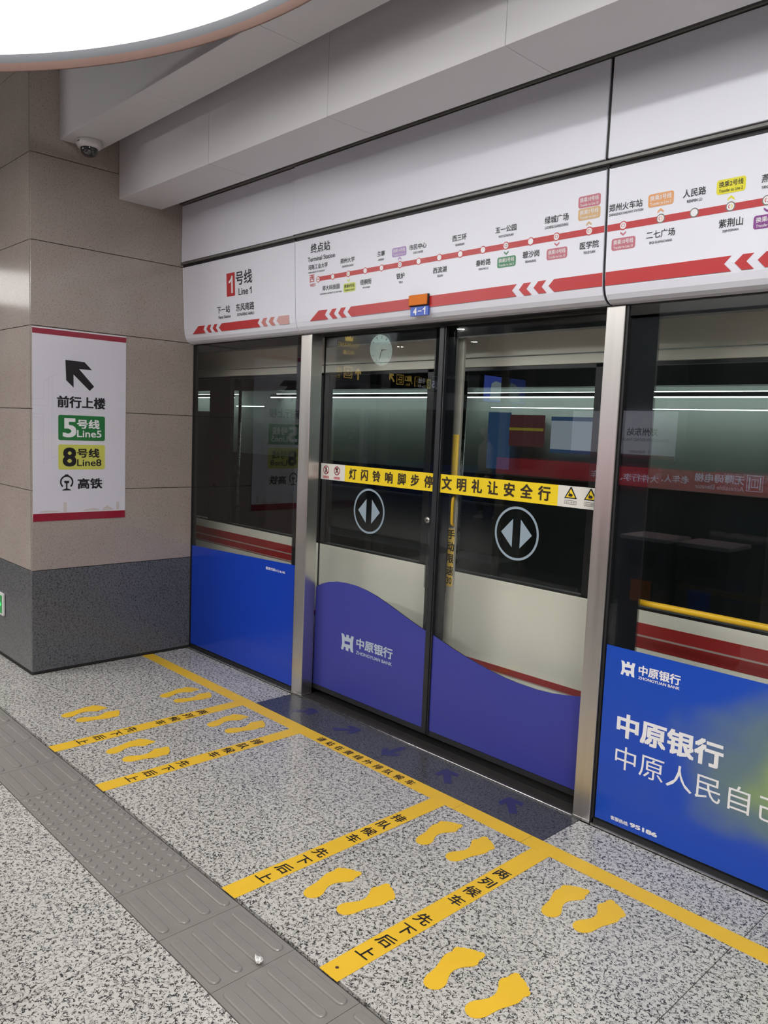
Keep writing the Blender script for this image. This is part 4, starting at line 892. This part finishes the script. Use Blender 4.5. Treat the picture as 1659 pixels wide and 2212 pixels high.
# fascia over the stairs
fa = empty('stair_fascia', (-4.1, -2.9, 2.117), 'pale fascia board over the stairs with an up arrow', 'sign')
box('fascia_board', -4.15, -4.05, -3.22, -1.55, 2.12, 2.75, 'shell', fa, bev=.004); box('fascia_picture', -4.06, -4.04, -4.0, -3.28, 2.20, 2.72, 'white', fa)
FFr = XP(-4.048); text('前行上楼', FFr, -3.0, -2.4, 2.27, .12, 'ink', fa, bold=.02, off=.002)
plate('arrow_print', [(-3.12+a*.07, 2.27+b*.08) for a, b in ((-.18, -1), (.18, -1), (.18, .2), (.7, -.1), (.7, .35), (0, 1), (-.7, .35), (-.7, -.1), (-.18, .2))], FFr, 'ink', fa, t=.002)
for y in (-3.9, -1.8): tube('hanger_rod', [(-4.1, y, 2.7), (-4.1, y, 3.95)], .015, 'trim', fa, n=8)
# lift shaft
lf = empty('lift_shaft', (1.6, -5, 0), 'dark glass lift shaft with steel frame and a red banner', 'lift')
for x in (-.6, .9, 2.4, 3.6): box('shaft_post', x, x+.10, -4.10, -4.0, 0, 2.85, 'steel', lf, bev=.004)
for a, b in ((-.5, .9), (1.0, 2.4), (2.5, 3.6)): box('shaft_glass', a, b, -4.08, -4.05, .05, 2.75, 'shaftglass', lf)
box('shaft_beam', -.6, 3.7, -4.10, -4.0, 2.75, 2.85, 'steel', lf); box('shaft_core', -.5, 3.6, -6, -4.4, 0, 2.85, 'stile', lf)
LF_ = frame((0, -3.996, 0), (-1, 0, 0), (0, 0, 1)); 
bn = plate('red_banner', [(-3.7, 1.165), (.6, 1.165), (.6, 1.345), (-3.7, 1.345)], LF_, 'bannerred', lf, t=.002)
text('无障碍电梯', LF_, -2.180, -1.748, 1.293, .078, 'signlit', bn, bold=.02, off=.004); text('Accessible Elevator', LF_, -2.18, -1.75, 1.217, .040, 'signlit', bn, off=.004)
text('老年人、', LF_, -1.695, -1.43, 1.262, .07, 'signlit', bn, bold=.01, off=.004); text('大件行李、推婴儿车', LF_, -1.408, -.60, 1.245, .07, 'signlit', bn, bold=.01, off=.004)
o = MB()
for p in ([(-2.335, 1.205), (-2.200, 1.205), (-2.200, 1.211), (-2.335, 1.211)], [(-2.335, 1.335), (-2.200, 1.335), (-2.200, 1.341), (-2.335, 1.341)], [(-2.335, 1.205), (-2.329, 1.205), (-2.329, 1.341), (-2.335, 1.341)], [(-2.206, 1.205), (-2.200, 1.205), (-2.200, 1.341), (-2.206, 1.341)], [(-2.318, 1.22), (-2.306, 1.22), (-2.306, 1.326), (-2.318, 1.326)], [(-2.229, 1.22), (-2.217, 1.22), (-2.217, 1.326), (-2.229, 1.326)], [(-2.296, 1.237), (-2.239, 1.237), (-2.239, 1.243), (-2.296, 1.243)], [(-2.296, 1.303), (-2.239, 1.303), (-2.239, 1.309), (-2.296, 1.309)], [(-2.296, 1.237), (-2.290, 1.237), (-2.290, 1.309), (-2.296, 1.309)], [(-2.245, 1.237), (-2.239, 1.237), (-2.239, 1.309), (-2.245, 1.309)], [(-2.272, 1.25), (-2.264, 1.25), (-2.264, 1.30), (-2.272, 1.30)]):
    o.put([LF_(a, b, .005) for a, b in p], [(0, 1, 2, 3)])
o.build('lift_pictogram', 'signlit', bn)
st = empty('station_sign', (1.0, -3.98, 1.42), 'white station name sign with red lower border on the lift glass', 'sign')
box('sign_sheet', .35, 1.545, -3.999, -3.992, 1.42, 1.868, 'stationwhite', st)
SF_ = frame((0, -3.9915, 0), (-1, 0, 0), (0, 0, 1)); plate('red_border', [(-1.545, 1.42), (-.35, 1.42), (-.35, 1.462), (-1.545, 1.462)], SF_, 'signred', st)
text('郑州东站', SF_, -1.368, -1.054, 1.675, .075, 'ink', st, bold=.02, off=.001); text('ZHENGZHOUDONG RAILWAY STATION', SF_, -1.475, -.80, 1.600, .028, 'ink', st, off=.001); text('← Next station', SF_, -1.301, -1.09, 1.492, .03, 'ink', st, off=.001)
# bins
for x0, y0, lab in ((1.92, -2.83, 'dark litter bin with pale steel lid, nearer the column'), (2.36, -2.83, 'dark litter bin with pale steel lid, nearer the lift corner')):
    r = empty('litter_bin', (x0+.18, y0+.17, 0), lab, 'litter bin', 'twin litter bins by the lift')
    box('bin_body', x0, x0+.36, y0, y0+.34, .03, .87, 'binsteel', r, bev=.01); box('bin_lid', x0-.01, x0+.37, y0-.01, y0+.35, .87, .90, 'bintop', r, bev=.008); box('bin_foot', x0+.02, x0+.34, y0+.02, y0+.32, 0, .03, 'black', r)
    box('bin_mouth', x0+.07, x0+.29, y0+.336, y0+.343, .68, .80, 'black', r); box('bin_label', x0+.10, x0+.26, y0+.338, y0+.342, .42, .58, 'plateblue' if x0 > 2.1 else 'orange', r)
# opposite screen doors
op = empty('opposite_screen', (-2, -11.6, 0), 'opposite row of platform screen doors with a white header', 'screen panel')
box('opposite_header', -25.9, 13.9, -11.75, -11.5, 2.13, 2.95, 'header', op); box('opposite_glass', -25.9, 13.9, -11.7, -11.6, .8, 2.13, 'blackgloss', op); box('opposite_film', -25.9, 13.9, -11.7, -11.59, 0, .8, 'blue', op)
m = MB()
for i in range(12): m.box(-20+2.9*i, -19.9+2.9*i, -11.6, -11.55, 0, 2.13)
m.build('opposite_posts', 'steel', op)
# passer-by in a padded jacket
def skinned(name, joints, edges, mat, parent, org, sub=2):
    me = bpy.data.meshes.new(name); me.from_pydata([Vector(j[:3]) for j in joints], edges, []); me.materials.append(M[mat])
    o = bpy.data.objects.new(name, me); COL.objects.link(o); o.parent = parent; o.location = (0, 0, 0)
    md = o.modifiers.new('skin', 'SKIN'); md.use_smooth_shade = True
    for i, j in enumerate(joints):
        me.skin_vertices[0].data[i].radius = (j[3], j[4] if len(j) > 4 else j[3])
    me.skin_vertices[0].data[0].use_root = True
    s = o.modifiers.new('smooth', 'SUBSURF'); s.levels = sub; s.render_levels = sub
    return o
pe = empty('person', (-4.4, -8.5, 0), 'person in a beige hooded padded jacket and dark trousers walking', 'person')
pe.rotation_euler.z = math.radians(40)
J = [(0, 0, .95, .13, .10), (0, 0, 1.15, .12, .09), (0, 0, 1.36, .15, .09), (0, 0, 1.47, .05), (0, .01, 1.55, .05),
     (-.17, 0, 1.40, .05), (-.21, -.02, 1.15, .042), (-.20, .06, .93, .032), (-.20, .09, .86, .028), (.17, 0, 1.40, .05), (.21, .02, 1.15, .042), (.20, -.04, .93, .032), (.20, -.02, .86, .028),
     (-.09, 0, .88, .085), (-.09, .10, .50, .060), (-.09, .02, .10, .042), (.09, 0, .88, .085), (.09, -.06, .50, .060), (.09, -.26, .14, .042)]
Ed = [(0, 1), (1, 2), (2, 3), (3, 4), (2, 5), (5, 6), (6, 7), (7, 8), (2, 9), (9, 10), (10, 11), (11, 12), (0, 13), (13, 14), (14, 15), (0, 16), (16, 17), (17, 18)]
skinned('body', J, Ed, 'skin', pe, None)
skinned('jacket', [(0, 0, .90, .19, .15), (0, 0, 1.10, .19, .15), (0, 0, 1.33, .20, .14), (0, 0, 1.46, .11, .10), (-.20, 0, 1.38, .085), (-.25, -.02, 1.15, .078), (-.23, .06, .95, .060), (.20, 0, 1.38, .085), (.25, .02, 1.15, .078), (.23, -.04, .95, .060)], [(0, 1), (1, 2), (2, 3), (2, 4), (4, 5), (5, 6), (2, 7), (7, 8), (8, 9)], 'jacket', pe, None)
skinned('trousers', [(0, 0, .93, .14, .12), (-.09, 0, .84, .105), (-.09, .10, .50, .080), (-.09, .03, .14, .062), (.09, 0, .84, .105), (.09, -.06, .50, .080), (.09, -.25, .18, .062)], [(0, 1), (1, 2), (2, 3), (0, 4), (4, 5), (5, 6)], 'trousers', pe, None)
skinned('shoe', [(-.09, -.03, .055, .045), (-.09, .07, .045, .045, .04), (-.09, .16, .035, .040, .03)], [(0, 1), (1, 2)], 'shoe', pe, None)
skinned('shoe', [(.09, -.30, .115, .045), (.09, -.22, .06, .045, .04), (.09, -.15, .035, .040, .03)], [(0, 1), (1, 2)], 'shoe', pe, None)
def ell(name, c, r, mat, cut=None, nose=False):
    bm = bmesh.new(); bmesh.ops.create_uvsphere(bm, u_segments=24, v_segments=16, radius=1)
    for v in bm.verts:
        q = v.co.copy()
        v.co = Vector((q.x*r[0]*(1-.18*max(0, -q.z)), q.y*r[1], q.z*r[2]))
        if nose and q.y > .8 and abs(q.x) < .25 and -.3 < q.z < .15: v.co.y += .02
    if cut: bmesh.ops.delete(bm, geom=[v for v in bm.verts if cut(v.co)], context='VERTS')
    me = bpy.data.meshes.new(name); bm.to_mesh(me); bm.free(); me.materials.append(M[mat])
    for p in me.polygons: p.use_smooth = True
    o = bpy.data.objects.new(name, me); COL.objects.link(o); o.parent = pe; o.location = c; return o
hd = ell('head', (0, .02, 1.64), (.075, .095, .115), 'skin', nose=True)
ell('hair', (0, .005, 1.66), (.086, .105, .118), 'hair', cut=lambda c: c.y > .03 and c.z < .045 or c.z < -.07)
for sx in (-1, 1):
    e1 = ell('eye', (sx*.03, .107, 1.645), (.010, .006, .007), 'ink'); e2 = ell('ear', (sx*.078, .02, 1.635), (.010, .022, .032), 'skin')
ell('mouth', (0, .103, 1.585), (.022, .006, .006), 'red')
for sx, yb in ((-1, .09), (1, -.02)):
    for k in range(4): skinned('finger', [(sx*.20, yb+.03-.018*k, .84, .010), (sx*.205, yb+.035-.018*k, .79, .009), (sx*.20, yb+.045-.018*k, .755, .008)], [(0, 1), (1, 2)], 'skin', pe, None, 1)
    skinned('thumb', [(sx*.20, yb+.025, .86, .012), (sx*.19, yb+.055, .82, .010), (sx*.19, yb+.062, .79, .009)], [(0, 1), (1, 2)], 'skin', pe, None, 1)

build_texts()
